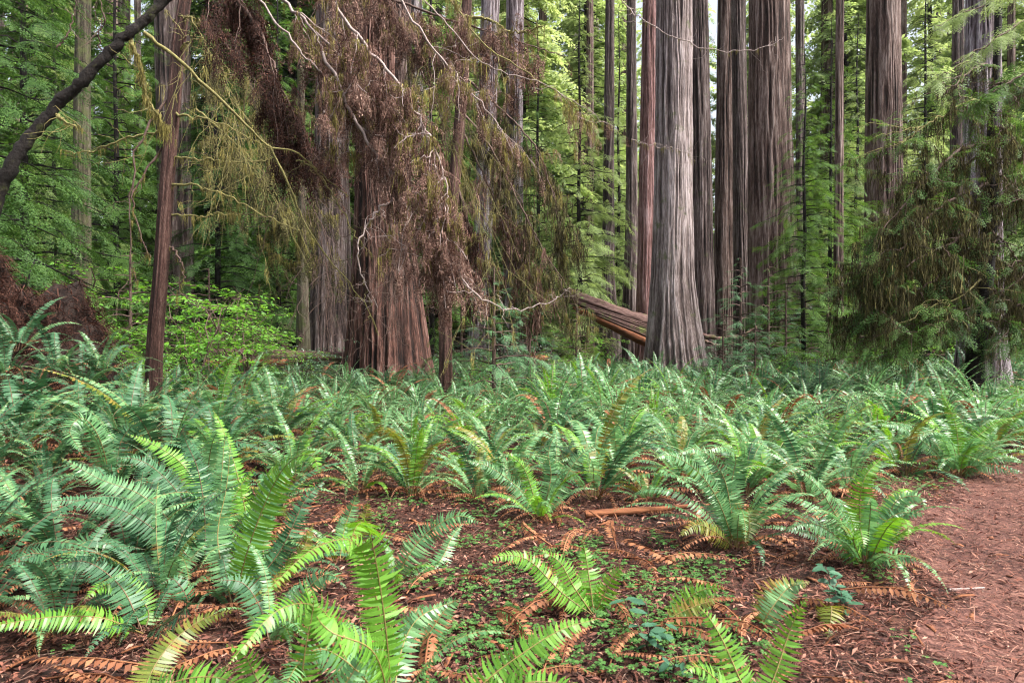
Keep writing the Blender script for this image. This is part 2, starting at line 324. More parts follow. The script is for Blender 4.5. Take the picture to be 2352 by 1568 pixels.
# ------------------------------------------------------------------ fern fronds
def width_profile(u):
    return (0.62+0.38*np.sin(np.clip(u/.35, 0, 1)*pi/2))*np.clip(1-u**2.3, 0, 1)**0.85
def frond(C, side, W, n=32, lod=2, t0=.14, droop=.18, rng=R, curl=0.0):
    """C: K x 3 rachis curve, side: vector(s) across the blade. Material 0 leaflets, 1 stalk."""
    acc = Acc(); K = len(C); seg = np.r_[0, np.cumsum(np.linalg.norm(np.diff(C, axis=0), axis=1))]; L = seg[-1]; s = seg/L
    T = norm(np.gradient(C, axis=0)); S = np.broadcast_to(side, (K, 3)); S = norm(S - (S*T).sum(1, keepdims=True)*T); Nn = np.cross(T, S)
    Nn = Nn*np.where(Nn[:, 2:3].mean() < 0, -1, 1)
    t = np.linspace(t0, .985, n) + rng.normal(0, .15/n, n)
    ip = lambda Q: np.stack([np.interp(t, s, Q[:, k]) for k in range(3)], 1)
    Pc, Tc, Sc, Nc = ip(C), norm(ip(T)), norm(ip(S)), norm(ip(Nn))
    u = (t-t0)/(1-t0); sp = L*(1-t0)/n
    for sgn in (-1, 1):
        ln = W*width_profile(u)*(1+rng.normal(0, .06, n)); ln = np.maximum(ln, sp*.5)
        fa = .04+.42*u**2+rng.normal(0, .05, n); dr = droop+rng.normal(0, .06, n)
        D = norm(sgn*Sc*np.cos(fa)[:, None] + Tc*np.sin(fa)[:, None]); D2 = norm(D - Nc*dr[:, None]); D3 = norm(D - Nc*(dr*2.0+curl)[:, None] + Tc*.06)
        hw = np.minimum(sp*.46, ln*.3)[:, None]; tw = rng.normal(0, .22, n)[:, None]
        Tb = norm(Tc + Nc*(tw+.15))
        b0 = Pc - Tb*hw*.75; b1 = Pc + Tb*hw*1.05 + D*hw*.3
        mid = Pc + D2*ln[:, None]*.5; m0 = mid - Tb*hw*.85; m1 = mid + Tb*hw*.8; tip = mid + D3*ln[:, None]*.5 + Tc*ln[:, None]*.04
        if lod >= 2:
            V = np.stack([b0, m0, m1, b1, tip], 1).reshape(-1, 3); k = np.arange(n)[:, None]*5
            acc.add(V, k+np.array([[0, 1, 2, 3]])); o_ = acc.n-len(V)
            acc.f[3].append(k+np.array([[1, 4, 2]])+o_); acc.m[3].append(np.zeros(n, int))
        else:
            V = np.stack([Pc-Tb*hw*.5, mid-Tb*hw, tip, mid+Tb*hw], 1).reshape(-1, 3); k = np.arange(n)[:, None]*4
            acc.add(V, k+np.array([[0, 1, 2, 3]]))
    st = C if lod >= 2 else C[::3]
    tube(acc, st, np.linspace(.0042, .0012, len(st))*(1 if lod >= 2 else 1.4), 4 if lod >= 2 else 3, 1)
    return acc
def arc(L, e0, e1, K=22, p=1.4, sway=0.0):
    """rachis in the XZ plane leaving the origin at elevation e0 and ending at e1"""
    s = np.linspace(0, 1, K); e = e0+(e1-e0)*s**p; d = L/(K-1)
    x = np.r_[0, np.cumsum(np.cos(e[:-1])*d)]; z = np.r_[0, np.cumsum(np.sin(e[:-1])*d)]
    return np.stack([x, sway*s**2*L, z], 1)

FR = {}   # frond meshes: kind -> list
SHAPES = [(1.0, 80, -20), (1.0, 74, -38), (.98, 68, -55), (1.0, 62, -35), (.95, 54, -50), (1.02, 84, 15), (1.0, 46, -45), (.95, 34, -35)]
def frond_set(matk, stalk, W=.085, n=42, lod=2, wither=False):
    out = []
    for k, (L, a, b) in enumerate(SHAPES):
        C = arc(L, rad(a), rad(b), sway=R.normal(0, .12))
        if wither: C = arc(L*.85, rad((78, 70, 62, 74, 55, 82, 66, 40)[k]), rad((-70, -85, -60, -95, -80, -75, -90, -60)[k]), p=.9, sway=R.normal(0, .3))
        ac = frond(C, A(0, 1, 0)+A(0, 0, 1)*R.normal(0, .15), W*(.5 if wither else 1)*R.uniform(.9, 1.1), n, lod, curl=.5 if wither else 0, droop=.5 if wither else .16)
        out.append(ac)
    return out
FA = {'fern_new': frond_set(0, 0), 'fern_mid': frond_set(0, 0, W=.075), 'fern_deep': frond_set(0, 0, W=.078), 'fern_olive': frond_set(0, 0), 'fern_dead': frond_set(0, 0, wither=True, n=26)}
FM = {k: [a.mesh('frond', [M[k], M['stipe'] if k in ('fern_new', 'fern_mid', 'fern_olive') else M['stipe_dark']]) for a in v] for k, v in FA.items()}
FL = {k: frond_set(0, 0, W=.08, n=30, lod=1, wither=(k == 'fern_dead')) for k in ('g', 'fern_dead')}

def fern_parts(root, rng, n, size, mix, dead=4, spread=1.0, az0=None):
    """children named frond round the crown of the plant"""
    kinds = list(mix); w = np.array([mix[k] for k in kinds]); w = w/w.sum()
    for i in range(n+dead):
        k = kinds[rng.choice(len(kinds), p=w)] if i < n else 'fern_dead'
        f = i/max(n, 1)
        j = int(rng.choice([0, 5, 1, 3] if f < .4 else [1, 2, 3, 4] if f < .75 else [2, 4, 6, 7])) if i < n else int(rng.integers(8))
        o = link('frond', FM[k][j], root)
        az = i*2.4+rng.normal(0, .3)
        o.rotation_euler = (rng.normal(0, .14), rng.normal(0, .1), az); s = size*rng.uniform(.75, 1.12)*(.85 if f > .75 else 1)
        if i >= n: s = size*rng.uniform(.55, .85)
        o.scale = (s*spread, s, s); o.location = (.04*math.cos(az), .04*math.sin(az), -.01)
FERN_G = 'sword ferns of the fern bed'
def fern_one_mesh(rng, n, dead=9, mats=('fern_mid', 'fern_deep')):
    """far ferns: one mesh each"""
    acc = Acc()
    for i in range(n+dead):
        f = i/n; dd = i >= n
        j = int(rng.choice([0, 5, 1, 3] if f < .4 else [1, 2, 3, 4] if f < .75 else [2, 4, 6, 7])) if not dd else int(rng.integers(8))
        az = i*2.4+rng.normal(0, .3); c, s_ = math.cos(az), math.sin(az); s = rng.uniform(.75, 1.12)*(.7 if dd else 1)
        X = A(c, s_, rng.normal(0, .12)); fr = frames(X[None], scale=[s])
        acc2 = stamp(FL['fern_dead' if dd else 'g'][j], fr, A(.04*c, .04*s_, 0)[None])
        # leaflet material 0/1 by frond, withered 2, stalk 3
        mm = 2 if dd or rng.random() < .05 else int(rng.random() < .35)
        for k in (3, 4):
            acc2.m[k] = [np.where(q == 1, 3, mm) for q in acc2.m[k]]
        acc.merge(acc2)
    return acc
FERN_FAR = [fern_one_mesh(np.random.default_rng(50+i), int(16+i)) for i in range(7)]
FERN_FAR_ME = [a.mesh('sword_fern', [M['fern_mid'], M['fern_deep'] if i % 2 else M['fern_mid'], M['fern_dead'], M['stipe_dark']]) for i, a in enumerate(FERN_FAR)]
FERN_LOW = []
FERN_BRIGHT_ME = [a.mesh('sword_fern', [M['fern_new'], M['fern_mid'], M['fern_dead'], M['stipe']]) for a in FERN_FAR[:3]]

# hero ferns: each frond traced as a real arc in space. (pixel of the crown on the ground, fronds)
def hero(base, label, fronds, extra=None, lift=0.0, group=None):
    B = G(*base) if len(base) == 2 else P(*base); 
    root = link('sword_fern', None, loc=B+A(0, 0, lift)); root.empty_display_size = .1; tag(root, label, 'fern', group)
    for fr in fronds:
        kind, W, pts, roll = fr[0], fr[1], fr[2], (fr[3] if len(fr) > 3 else 0)
        wp = [B+A(0, 0, lift)] + [P(x, y, B[1]+dy) for x, y, dy in pts]
        C = spline(wp, 30); C = C - (B+A(0, 0, lift))
        # blade faces the sky, tilted towards the eye
        T = norm(C[-1]-C[0]); mid = C[len(C)//2]+B
        toeye = norm(A(0, 0, CAMZ)-mid); face = norm(toeye*(.75)+A(0, 0, .6)); side = np.cross(T, face)
        L = np.linalg.norm(np.diff(C, axis=0), axis=1).sum(); n = int(np.clip(L/.0185, 22, 60))
        k1 = np.cross(norm(np.gradient(C, axis=0)), face)
        if roll: 
            Tn = norm(np.gradient(C, axis=0)); k1 = k1*math.cos(roll)+np.cross(Tn, k1)*math.sin(roll)
        ac = frond(C, k1, W*1.22, n, 2, t0=.10)
        me = ac.mesh('frond', [M[kind], M['stipe'] if kind != 'fern_deep' and kind != 'fern_dead' else M['stipe_dark']])
        link('frond', me, root)
    if extra:
        rng = np.random.default_rng(int(base[0])); fern_parts(root, rng, *extra)
    return B
NW, MD, DP, OL, DD = 'fern_new', 'fern_mid', 'fern_deep', 'fern_olive', 'fern_dead'
HERO = []
def H(*a, **k): HERO.append(hero(*a, **k)[:2])
H((535, 1395), 'bright green sword fern whose one tall frond arches up and curls over at its tip', [
    (NW, .125, [(570, 1260, -.05), (620, 1130, -.05), (665, 1060, -.12), (715, 1045, -.25), (735, 1090, -.4)]),
    (MD, .09, [(580, 1230, .2), (640, 1120, .35), (680, 1060, .5)]),
    (DP, .09, [(640, 1270, .1), (700, 1150, .2), (750, 1100, .3)]),
    (MD, .09, [(500, 1240, .2), (520, 1120, .3), (530, 1020, .35)]),
    (OL, .08, [(630, 1330, .05), (690, 1270, .05), (720, 1200, .1)])], extra=(4, .6, {DP: 1}, 3))
H((900, 1640), 'large pale green sword fern with an upright frond and one arching to the left', [
    (NW, .088, [(890, 1480, 0), (872, 1340, 0), (852, 1235, -.06), (835, 1200, -.25), (815, 1215, -.5), (800, 1270, -.7)]),
    (NW, .082, [(870, 1400, .1), (820, 1250, .1), (720, 1260, -.1), (600, 1370, -.4)], .2),
    (NW, .08, [(800, 1520, -.1), (740, 1400, -.15), (640, 1400, -.3), (520, 1530, -.5)]),
    (MD, .08, [(820, 1540, -.1), (740, 1490, -.15), (680, 1530, -.3), (640, 1620, -.5)]),
    (MD, .075, [(920, 1500, .2), (960, 1420, .3), (1040, 1380, .4)]),
    (NW, .075, [(860, 1500, -.2), (760, 1450, -.3), (720, 1400, -.2), (700, 1330, -.1)])], extra=(2, .7, {MD: 1}, 2))
H((690, 1760), 'bright sword fern at the bottom edge between the two tallest pale ones', [
    (NW, .08, [(690, 1600, 0), (700, 1500, 0), (715, 1420, .03), (722, 1370, .03)]),
    (NW, .08, [(640, 1640, 0), (590, 1560, .05), (560, 1500, .05), (520, 1480, 0)]),
    (MD, .08, [(740, 1640, 0), (800, 1560, .05), (840, 1500, .1), (880, 1490, .1)]),
    (NW, .075, [(650, 1680, -.1), (600, 1640, -.15), (540, 1640, -.2), (490, 1680, -.3)])], extra=(3, .55, {MD: 1}, 3))
H((620, 1480), 'low pale sword fern tucked beneath the frond that curls at its tip', [
    (MD, .09, [(660, 1420, .1), (700, 1360, .1), (745, 1320, .1), (790, 1330, 0)]),
    (NW, .08, [(650, 1440, 0), (700, 1410, -.05), (750, 1420, -.1), (780, 1460, -.2)]),
    (DP, .09, [(600, 1400, .1), (560, 1340, .15), (500, 1330, .1)])], extra=(6, .55, {MD: 2, DP: 1}, 3))
H((780, 1290), 'sword fern with short reddish brown tinged fronds at the edge of the brown gap', [
    (MD, .08, [(790, 1220, .1), (810, 1160, .15), (822, 1130, .15)]),
    (OL, .08, [(820, 1240, .05), (840, 1180, .1), (845, 1150, .1)])], extra=(9, .55, {MD: 2, DP: 1, OL: .5}, 5))
H((1000, 1720), 'blurred pale sword fern reaching up from the bottom edge beside the sorrel', [
    (NW, .09, [(1100, 1580, .1), (1200, 1500, .15), (1290, 1445, .2), (1375, 1420, .25)]),
    (NW, .085, [(1110, 1620, -.05), (1200, 1570, -.1), (1290, 1570, -.1), (1350, 1610, -.2)])])
H((300, 1740), 'blurred bright sword fern cropped by the bottom of the frame', [
    (NW, .085, [(330, 1610, -.1), (420, 1560, -.1), (520, 1560, -.1), (620, 1620, -.15)]),
    (NW, .085, [(330, 1620, 0), (400, 1590, 0), (460, 1590, 0)]),
    (OL, .085, [(340, 1560, .3), (400, 1470, .5), (470, 1420, .6), (540, 1400, .6)])])
H((330, 1455), 'fern with one long bright frond lying level toward the left edge', [
    (NW, .085, [(240, 1420, -.15), (140, 1415, -.2), (20, 1430, -.3), (-60, 1450, -.35)], .2),
    (DP, .10, [(280, 1350, .1), (200, 1290, .1), (120, 1300, 0)]),
    (NW, .085, [(340, 1400, .1), (290, 1345, .15), (235, 1345, .05), (195, 1375, -.05)]),
    (DP, .10, [(400, 1420, -.2), (430, 1380, -.3), (400, 1330, -.3), (370, 1340, -.35)])], extra=(5, .65, {DP: 2, MD: 1}, 5))
H((470, 1310), 'dense dark green sword fern with many upright fronds', [
    (DP, .11, [(440, 1200, .1), (400, 1120, .15), (330, 1060, .1), (260, 1050, 0)]),
    (DP, .11, [(470, 1180, .1), (455, 1080, .15), (430, 1020, .15), (420, 990, .1)]),
    (MD, .11, [(420, 1230, 0), (330, 1140, 0), (230, 1100, -.05), (140, 1050, -.1)]),
    (DP, .10, [(400, 1250, -.1), (300, 1180, -.15), (200, 1150, -.2), (90, 1150, -.3)]),
    (NW, .10, [(470, 1180, .2), (430, 1080, .3), (370, 1030, .35), (290, 995, .3)]),
    (MD, .10, [(500, 1180, .2), (510, 1080, .3), (515, 1020, .35), (525, 990, .35)]),
    (NW, .09, [(510, 1200, .2), (550, 1120, .3), (590, 1070, .35)])], extra=(7, .75, {DP: 3, MD: 1}, 6))
H((150, 1370), 'low dark sword fern beneath the bright level frond', [
    (MD, .11, [(180, 1260, .2), (230, 1240, .3), (300, 1270, .3)]),
    (DP, .11, [(120, 1290, 0), (80, 1270, -.1), (20, 1290, -.2)])], extra=(8, .6, {DP: 2, MD: 1}, 4))
H((60, 1180), 'dark sword fern half out of the frame below the debris mound', [], extra=(14, .85, {DP: 2, MD: 1}, 6))
H((260, 1120), 'shaded sword fern with long level fronds below the thin red trunk', [
    (MD, .12, [(230, 1010, -.1), (190, 960, -.2), (160, 990, -.35), (190, 1040, -.45)]),
    (DP, .11, [(280, 1010, .1), (330, 960, .1), (360, 955, 0)])], extra=(12, 1.0, {DP: 2, MD: 2}, 4))
H((905, 1345), 'sword fern with one long frond arching to the right over the litter', [
    (MD, .10, [(935, 1280, 0), (985, 1220, .05), (1050, 1185, .05), (1105, 1200, 0)]),
    (MD, .08, [(1000, 1300, .3), (1040, 1230, .5), (1065, 1200, .6)])], extra=(3, .4, {MD: 1, NW: 1}, 2))
H((940, 1500), 'small fern sprig with two short bright fronds on the litter', [
    (MD, .08, [(980, 1460, 0), (1030, 1390, .05), (1060, 1375, .05)]), (MD, .07, [(930, 1440, .1), (960, 1410, .1), (1000, 1400, .1)])])
H((1365, 1415), 'low lime green fern of five fronds spread like a fan', [
    (NW, .075, [(1290, 1360, 0), (1220, 1290, 0), (1165, 1275, -.05), (1120, 1290, -.1)]),
    (NW, .08, [(1320, 1350, .02), (1285, 1290, .05), (1240, 1262, .05)]),
    (NW, .075, [(1355, 1340, .05), (1348, 1290, .1), (1340, 1245, .15)]),
    (NW, .075, [(1390, 1360, 0), (1410, 1320, 0), (1432, 1298, 0)]),
    (NW, .06, [(1352, 1450, -.15), (1362, 1470, -.2), (1370, 1490, -.25)])])
H((1740, 1640), 'fern with two pale fronds crossing in a V beside the trail', [
    (NW, .072, [(1700, 1560, 0), (1660, 1470, .05), (1630, 1420, .08), (1605, 1392, .1)]),
    (NW, .072, [(1780, 1550, .05), (1810, 1460, .1), (1835, 1400, .1), (1855, 1372, .1)]),
    (NW, .072, [(1700, 1620, -.1), (1640, 1555, -.15), (1600, 1530, -.2), (1570, 1545, -.25)])])
H((1745, 1445), 'small olive fern drooping its fronds on the sorrel near the path', [
    (MD, .085, [(1770, 1400, 0), (1810, 1350, .05), (1850, 1340, 0)]), (OL, .08, [(1760, 1400, .05), (1780, 1350, .1), (1860, 1335, .15)])])
H((1895, 1445), 'single limp frond lying beside the oval-leaved seedling', [
    (OL, .08, [(1905, 1395, 0), (1910, 1400, -.1), (1905, 1440, -.15), (1900, 1465, -.2)])])
H((1560, 1440), 'yellowing fern with short flat fronds on brown litter', [
    (NW, .085, [(1560, 1400, .1), (1600, 1360, .1), (1660, 1345, .05)]), (OL, .07, [(1540, 1420, 0), (1600, 1390, 0), (1650, 1375, 0)])])
H((1690, 1260), 'sword fern with a yellowed dying frond hanging in front', [
    (OL, .11, [(1700, 1200, 0), (1715, 1170, -.1), (1722, 1210, -.2), (1712, 1255, -.25)]),
    (OL, .09, [(1640, 1220, -.05), (1600, 1205, -.1), (1560, 1230, -.15)]),
    (MD, .09, [(1670, 1120, .1), (1640, 1060, .1), (1600, 1030, .05), (1550, 1045, -.05)]),
    (MD, .10, [(1680, 1120, .15), (1690, 1050, .15), (1660, 1025, 0), (1610, 1040, -.1)]),
    (MD, .09, [(1650, 1150, 0), (1600, 1080, -.05), (1540, 1045, -.1), (1500, 1055, -.2)])], extra=(16, 1.02, {MD: 3, DP: 1}, 12))
H((1240, 1195), 'sword fern standing in a vase shape with an upright frond pair', [
    (MD, .09, [(1200, 1130, 0), (1130, 1075, -.05), (1065, 1055, -.1)]),
    (MD, .095, [(1265, 1100, .1), (1260, 1040, .15), (1275, 995, .2)]),
    (MD, .095, [(1290, 1110, .1), (1330, 1050, .15), (1380, 1010, .2)]),
    (NW, .08, [(1220, 1120, 0), (1200, 1070, 0), (1160, 1035, -.05)])], extra=(14, .8, {MD: 3, NW: 1}, 9))
H((960, 1080), 'small fern with a pale drooping frond in the brown gap', [
    (MD, .08, [(955, 1040, -.05), (945, 1015, -.1), (930, 1020, -.15), (925, 1060, -.2)]),
    (MD, .075, [(930, 1045, 0), (900, 1020, 0), (875, 1035, -.05)])], extra=(6, .42, {MD: 1}, 4))
H((1985, 1300), 'tall vase shaped sword fern standing at the bend of the trail', [
    (NW, .11, [(1975, 1180, .05), (1985, 1100, .05), (2025, 1050, .1)]),
    (MD, .10, [(1930, 1200, 0), (1880, 1120, -.05), (1830, 1075, -.1)]),
    (MD, .10, [(1920, 1230, -.05), (1860, 1200, -.1), (1815, 1215, -.15)]),
    (MD, .10, [(2030, 1210, 0), (2060, 1150, 0), (2110, 1140, -.05), (2125, 1170, -.1)]),
    (MD, .10, [(2010, 1230, -.05), (2060, 1180, -.05), (2125, 1180, -.1)]),
    (MD, .09, [(2015, 1275, -.1), (2060, 1275, -.15), (2110, 1285, -.2)]),
    (NW, .10, [(1960, 1240, -.1), (1975, 1215, -.2), (1985, 1260, -.3)])], extra=(18, .95, {MD: 3, NW: 1}, 9))
H((2200, 1095), 'big spreading sword fern beside the trail at the edge of the photo', [
    (NW, .10, [(2200, 1010, .05), (2190, 960, .1), (2160, 900, .1)]),
    (NW, .10, [(2230, 1020, 0), (2290, 970, 0), (2340, 960, -.05)]),
    (MD, .10, [(2250, 1060, -.1), (2310, 1050, -.15), (2352, 1060, -.2)]),
    (MD, .10, [(2240, 1070, -.15), (2300, 1075, -.25), (2350, 1085, -.3)]),
    (MD, .10, [(2140, 1030, 0), (2070, 980, -.05), (2010, 975, -.1)])], extra=(26, 1.15, {MD: 4, NW: 1}, 9))
H((95, 985), 'wide shaded sword fern at the foot of the brown debris mound', [
    (MD, .11, [(150, 900, .1), (220, 860, .1), (330, 850, 0), (370, 845, -.1)]),
    (MD, .11, [(130, 900, .1), (200, 880, .1), (300, 900, 0), (370, 900, -.1)])], extra=(16, 1.05, {DP: 1, MD: 1}, 3), lift=.1)

# ------------------------------------------------------------------ the fern bed
FIX = np.array(HERO)
TREE_XY = []
def free(x, y, pts, dmin):
    return all((x-p[0])**2+(y-p[1])**2 > dmin*dmin for p in pts)
rng = np.random.default_rng(21)
beds = []
def density(px, py):
    """how much fern the photo shows where the plant's foot would be"""
    if px < 640 and py > 1000: return .8 if py < 1480 else 0.0
    if py > 1300: return 0.0
    d = 1.0
    if py > 1150: d = 0.0
    elif py > 1090: d = .35 if px > 1300 else .12
    elif 700 < px < 1250 and py > 1000: d = .45
    elif 560 < px < 760 and py > 960: d = .3
    elif 1300 < px < 1500 and py > 1040: d = .5
    return d
tries = 0
while tries < 60000 and len(beds) < 1000:
    tries += 1
    y = 3.2 + 20*rng.random()**.9; x = rng.uniform(-.82, .82)*y
    if path_mask(x, y) > 0 or x > path_edge(y)-.35: continue
    z = float(ground_h(x, y)); px, py = to_px((x, y, z))
    if rng.random() > density(px, py): continue
    if not free(x, y, beds, .58 if y > 7 else .5) or not free(x, y, FIX, .42): continue
    beds.append((x, y, z))
# keep the trunks' feet free
BIG = {}
def zone(px, py):
    side = ('below the brown debris mound' if px < 300 else 'round the thin red trunk' if px < 450 else 'in front of the lying log' if px < 760 else
            'in front of the broad brown trunk' if px < 1010 else 'below the dead hanging boughs' if px < 1260 else 'in front of the leaning log' if px < 1480 else
            'in front of the big grey trunk' if px < 1640 else 'below the small bushy conifers' if px < 1850 else 'in front of the slender straight trunks' if px < 2080 else 'in front of the mossy dark tree')
    row = 'far back row' if py < 885 else 'middle rows' if py < 960 else 'front rows'
    return side, row

# ------------------------------------------------------------------ trunks
def trunk_acc(ctr, rad_, ridges=40, amp=.05, nth=180, nz=110, flare=None, seed=0, lobes=6, lobe_amp=.25, flare_h=1.2, crook=0.0):
    ridges = int(ridges*.88)
    """ctr: list of points up the axis, rad_: radii at them; furrowed bark as real relief; attribute ridge = height in the bark"""
    rg = np.random.default_rng(seed)
    C = spline(ctr, nz); zs = np.linspace(0, 1, nz); r = np.interp(zs, np.linspace(0, 1, len(rad_)), rad_)
    if crook: C = C + crook*np.stack([vn(zs*9+seed, zs*0+1)-.5, vn(zs*9+seed, zs*0+5)-.5, zs*0], 1)
    hz = C[:, 2]-C[0, 2]
    th = np.linspace(0, 1, nth, endpoint=False)
    TH, Z = np.meshgrid(th, hz)
    o1 = seed*13.7 % 97
    warp = .7*(vn(TH*8, Z*.35+o1, 8)-.5) + .16*(vn(TH*24, Z*1.6+o1, 24)-.5)
    a1 = vn(TH*ridges+warp*3, Z*.22+o1, 256) if False else None
    # ridged noise, periodic round the trunk
    q = (TH*ridges+warp*2.2); q = q % ridges
    n1 = vn(q, Z*.35+o1, ridges); n2 = vn((q*2.3) % int(ridges*2.3), Z*1.1+o1+9, int(ridges*2.3))
    rd = 1-np.abs(2*n1-1); rd = np.clip(rd*1.1, 0, 1)**.9; rd2 = 1-np.abs(2*n2-1)
    n3 = vn((q*4.1) % int(ridges*4), Z*2.5+o1+30, int(ridges*4))
    bark = .58*rd+.27*rd2+.15*n3
    big = vn(TH*7, Z*.12+o1, 7)-.5
    lob = np.cos(TH*2*pi*lobes+1.7*np.sin(TH*2*pi+seed)+seed)*.5+.5*np.cos(TH*2*pi*(lobes*2-1)+seed*2)
    fl = np.exp(-np.clip(Z, 0, None)/flare_h)
    bark = bark-.12*(n3 < .5)*0; amp = amp*1.45
    RR = r[:, None]*(1+.09*big+lobe_amp*fl*lob*.6) + amp*(bark-.6)*(1+.8*fl)
    if flare: RR = RR + flare*np.exp(-np.clip(Z, 0, None)/(flare_h*.55))
    T = norm(np.gradient(C, axis=0)); S = norm(np.cross(A(0, 1, 0), T)); U = np.cross(T, S)
    ang = TH*2*pi
    V = C[:, None]+RR[..., None]*(np.cos(ang)[..., None]*S[:, None]+np.sin(ang)[..., None]*U[:, None])
    acc = Acc(); i = np.arange(nz-1)[:, None]*nth; j = np.arange(nth)[None]; j2 = (j+1) % nth
    acc.add(V.reshape(-1, 3), np.stack([i+j, i+j2, i+nth+j2, i+nth+j], -1).reshape(-1, 4), 0, bark)
    return acc
def big_tree(label, mat, D, rows, top_extra=14, group=None, name='redwood_tree', base_py=None, sprig=None, **kw):
    """rows: (py, xl, xr) silhouette of the trunk as read off the photo, top first; the distance D makes it real"""
    rows = sorted(rows, key=lambda r: -r[0]); pts = []; rr = []
    for py, xl, xr in rows:
        c = P((xl+xr)/2, py, D); pts.append(c); rr.append((xr-xl)/2/FPX*D)
    g = float(ground_h(pts[0][0], D))
    p0 = pts[0].copy(); d0 = pts[0]-pts[1]
    base = p0 + d0/max(-d0[2], .01)*(p0[2]-g+.35) if d0[2] < 0 else p0-A(0, 0, .3)
    pts = [base]+[p for p in pts if p[2] > base[2]+.05]; rr = [rr[0]*1.05]+rr[-len(pts)+1:]
    d = norm(pts[-1]-pts[-2]); topz = pts[-1]+d*top_extra; slope = (rr[-1]-rr[-2])/np.linalg.norm(pts[-1]-pts[-2])
    pts.append(topz); rr.append(max(rr[-1]*.55, rr[-1]+slope*top_extra*.5))
    # resample on height so that the relief is even
    pts = np.array(pts); rr = np.array(rr); zz = pts[:, 2]; zt = zz[0]+(zz[-1]-zz[0])*np.linspace(0, 1, 14)**1.35
    P2 = np.stack([np.interp(zt, zz, pts[:, 0]), np.interp(zt, zz, pts[:, 1]), zt], 1); r2 = np.interp(zt, zz, rr)
    me = trunk_acc(P2-base, r2, **kw).mesh('trunk', mat, attr='ridge')
    TREE_XY.append((base[0], base[1], rr[0]))
    if name is None: return me, base
    if sprig is None:
        o = link(name, me, loc=base); tag(o, label, 'tree', group); return o
    root = link(name, None, loc=base); tag(root, label, 'tree', group); link('trunk', me, root)
    return root
B_ = M
grey = big_tree('massive pale grey redwood trunk standing in front of the leaning log', B_['bark_grey'], 22,
    [(0, 1510, 1586), (250, 1508, 1587), (450, 1505, 1588), (600, 1500, 1590), (700, 1495, 1598), (760, 1488, 1608), (800, 1482, 1616), (835, 1478, 1622)],
    ridges=46, amp=.055, nth=300, nz=240, seed=1, lobes=5, lobe_amp=.14, flare_h=1.0)
big_tree('smooth pinkish red redwood trunk half hidden by the pale grey trunk', B_['bark_red'], 26, [(0, 1477, 1512), (400, 1468, 1508), (730, 1461, 1506)], ridges=34, amp=.04, seed=2, lobe_amp=.1)
big_tree('dark narrow redwood trunk close behind the pale grey trunk', B_['bark_dark'], 27, [(0, 1585, 1624), (400, 1588, 1633), (757, 1588, 1642)], ridges=38, amp=.05, seed=3, lobe_amp=.1)
big_tree('brown ridged redwood trunk beside the white gap of sky', B_['bark_brown'], 31, [(0, 1650, 1683), (400, 1644, 1681), (700, 1639, 1681)], ridges=34, amp=.05, seed=4, lobe_amp=.1)
big_tree('slim grey brown trunk leaning slightly against the very broad one', B_['bark_dark'], 29.5, [(0, 1680, 1711), (400, 1685, 1717), (760, 1690, 1724)], ridges=30, amp=.04, seed=5, lobe_amp=.1)
F_tree = big_tree('very broad redwood trunk of the middle group, brown with deep vertical furrows', B_['bark_brown'], 27, [(0, 1723, 1807), (300, 1722, 1813), (560, 1721, 1824), (745, 1719, 1834)], ridges=46, amp=.07, nth=260, nz=160, seed=6, lobe_amp=.12)
big_tree('thin pale trunk behind the green sapling sprays', B_['bark_dark'], 36, [(0, 1828, 1846), (780, 1828, 1850)], ridges=18, amp=.03, seed=7, nth=70)
big_tree('narrow straight pinkish trunk rising alone through the green sprays', B_['bark_brown'], 24, [(0, 1921, 1937), (400, 1918, 1936), (810, 1912, 1936)], ridges=18, amp=.025, seed=8, nth=80)
big_tree('dark reddish trunk far behind the sapling sprays', B_['bark_brown'], 42, [(0, 1888, 1912), (750, 1880, 1914)], ridges=22, amp=.04, seed=9, nth=80)
big_tree('thick straight redwood trunk left of the mossy dark tree', B_['bark_brown'], 29, [(0, 1997, 2063), (400, 1992, 2066), (800, 1988, 2076)], ridges=40, amp=.06, nth=220, nz=140, seed=10, lobe_amp=.1)
big_tree('almost black slim trunk behind the bright green boughs', B_['bark_dark'], 25, [(0, 2190, 2212), (400, 2183, 2212), (800, 2175, 2212)], ridges=20, amp=.03, seed=11, nth=90)
big_tree('grey streaked redwood trunk with pale stripes wrapped in moss drapes', B_['bark_pale'], 17, [(0, 2226, 2290), (400, 2222, 2292), (600, 2218, 2294), (740, 2212, 2297), (842, 2200, 2310)], ridges=34, amp=.06, nth=220, nz=170, seed=12, lobe_amp=.2)
big_tree('straight dark trunk seen between the hanging boughs and the pink trunk', B_['bark_dark'], 33, [(0, 1391, 1410), (400, 1386, 1410), (690, 1382, 1412), (760, 1370, 1425)], ridges=22, amp=.04, seed=13, nth=100)
big_tree('shadowed trunk just left of the pinkish trunk', B_['bark_dark'], 36, [(0, 1440, 1460), (500, 1438, 1464), (760, 1428, 1470)], ridges=22, amp=.04, seed=14, nth=90)
big_tree('thin dark trunk beside the straight dark one', B_['bark_brown'], 40, [(0, 1348, 1362), (760, 1340, 1366)], ridges=16, amp=.03, seed=15, nth=60)
big_tree('pale lilac trunk behind the dead hanging boughs, left of its twin', B_['bark_pale'], 30, [(0, 1107, 1146), (400, 1095, 1135), (700, 1082, 1122), (820, 1070, 1124)], ridges=24, amp=.06, seed=16, nth=130)
big_tree('pale lilac trunk behind the dead hanging boughs, right of its twin', B_['bark_pale'], 31, [(0, 1164, 1202), (400, 1162, 1200), (810, 1154, 1202)], ridges=24, amp=.06, seed=17, nth=130)
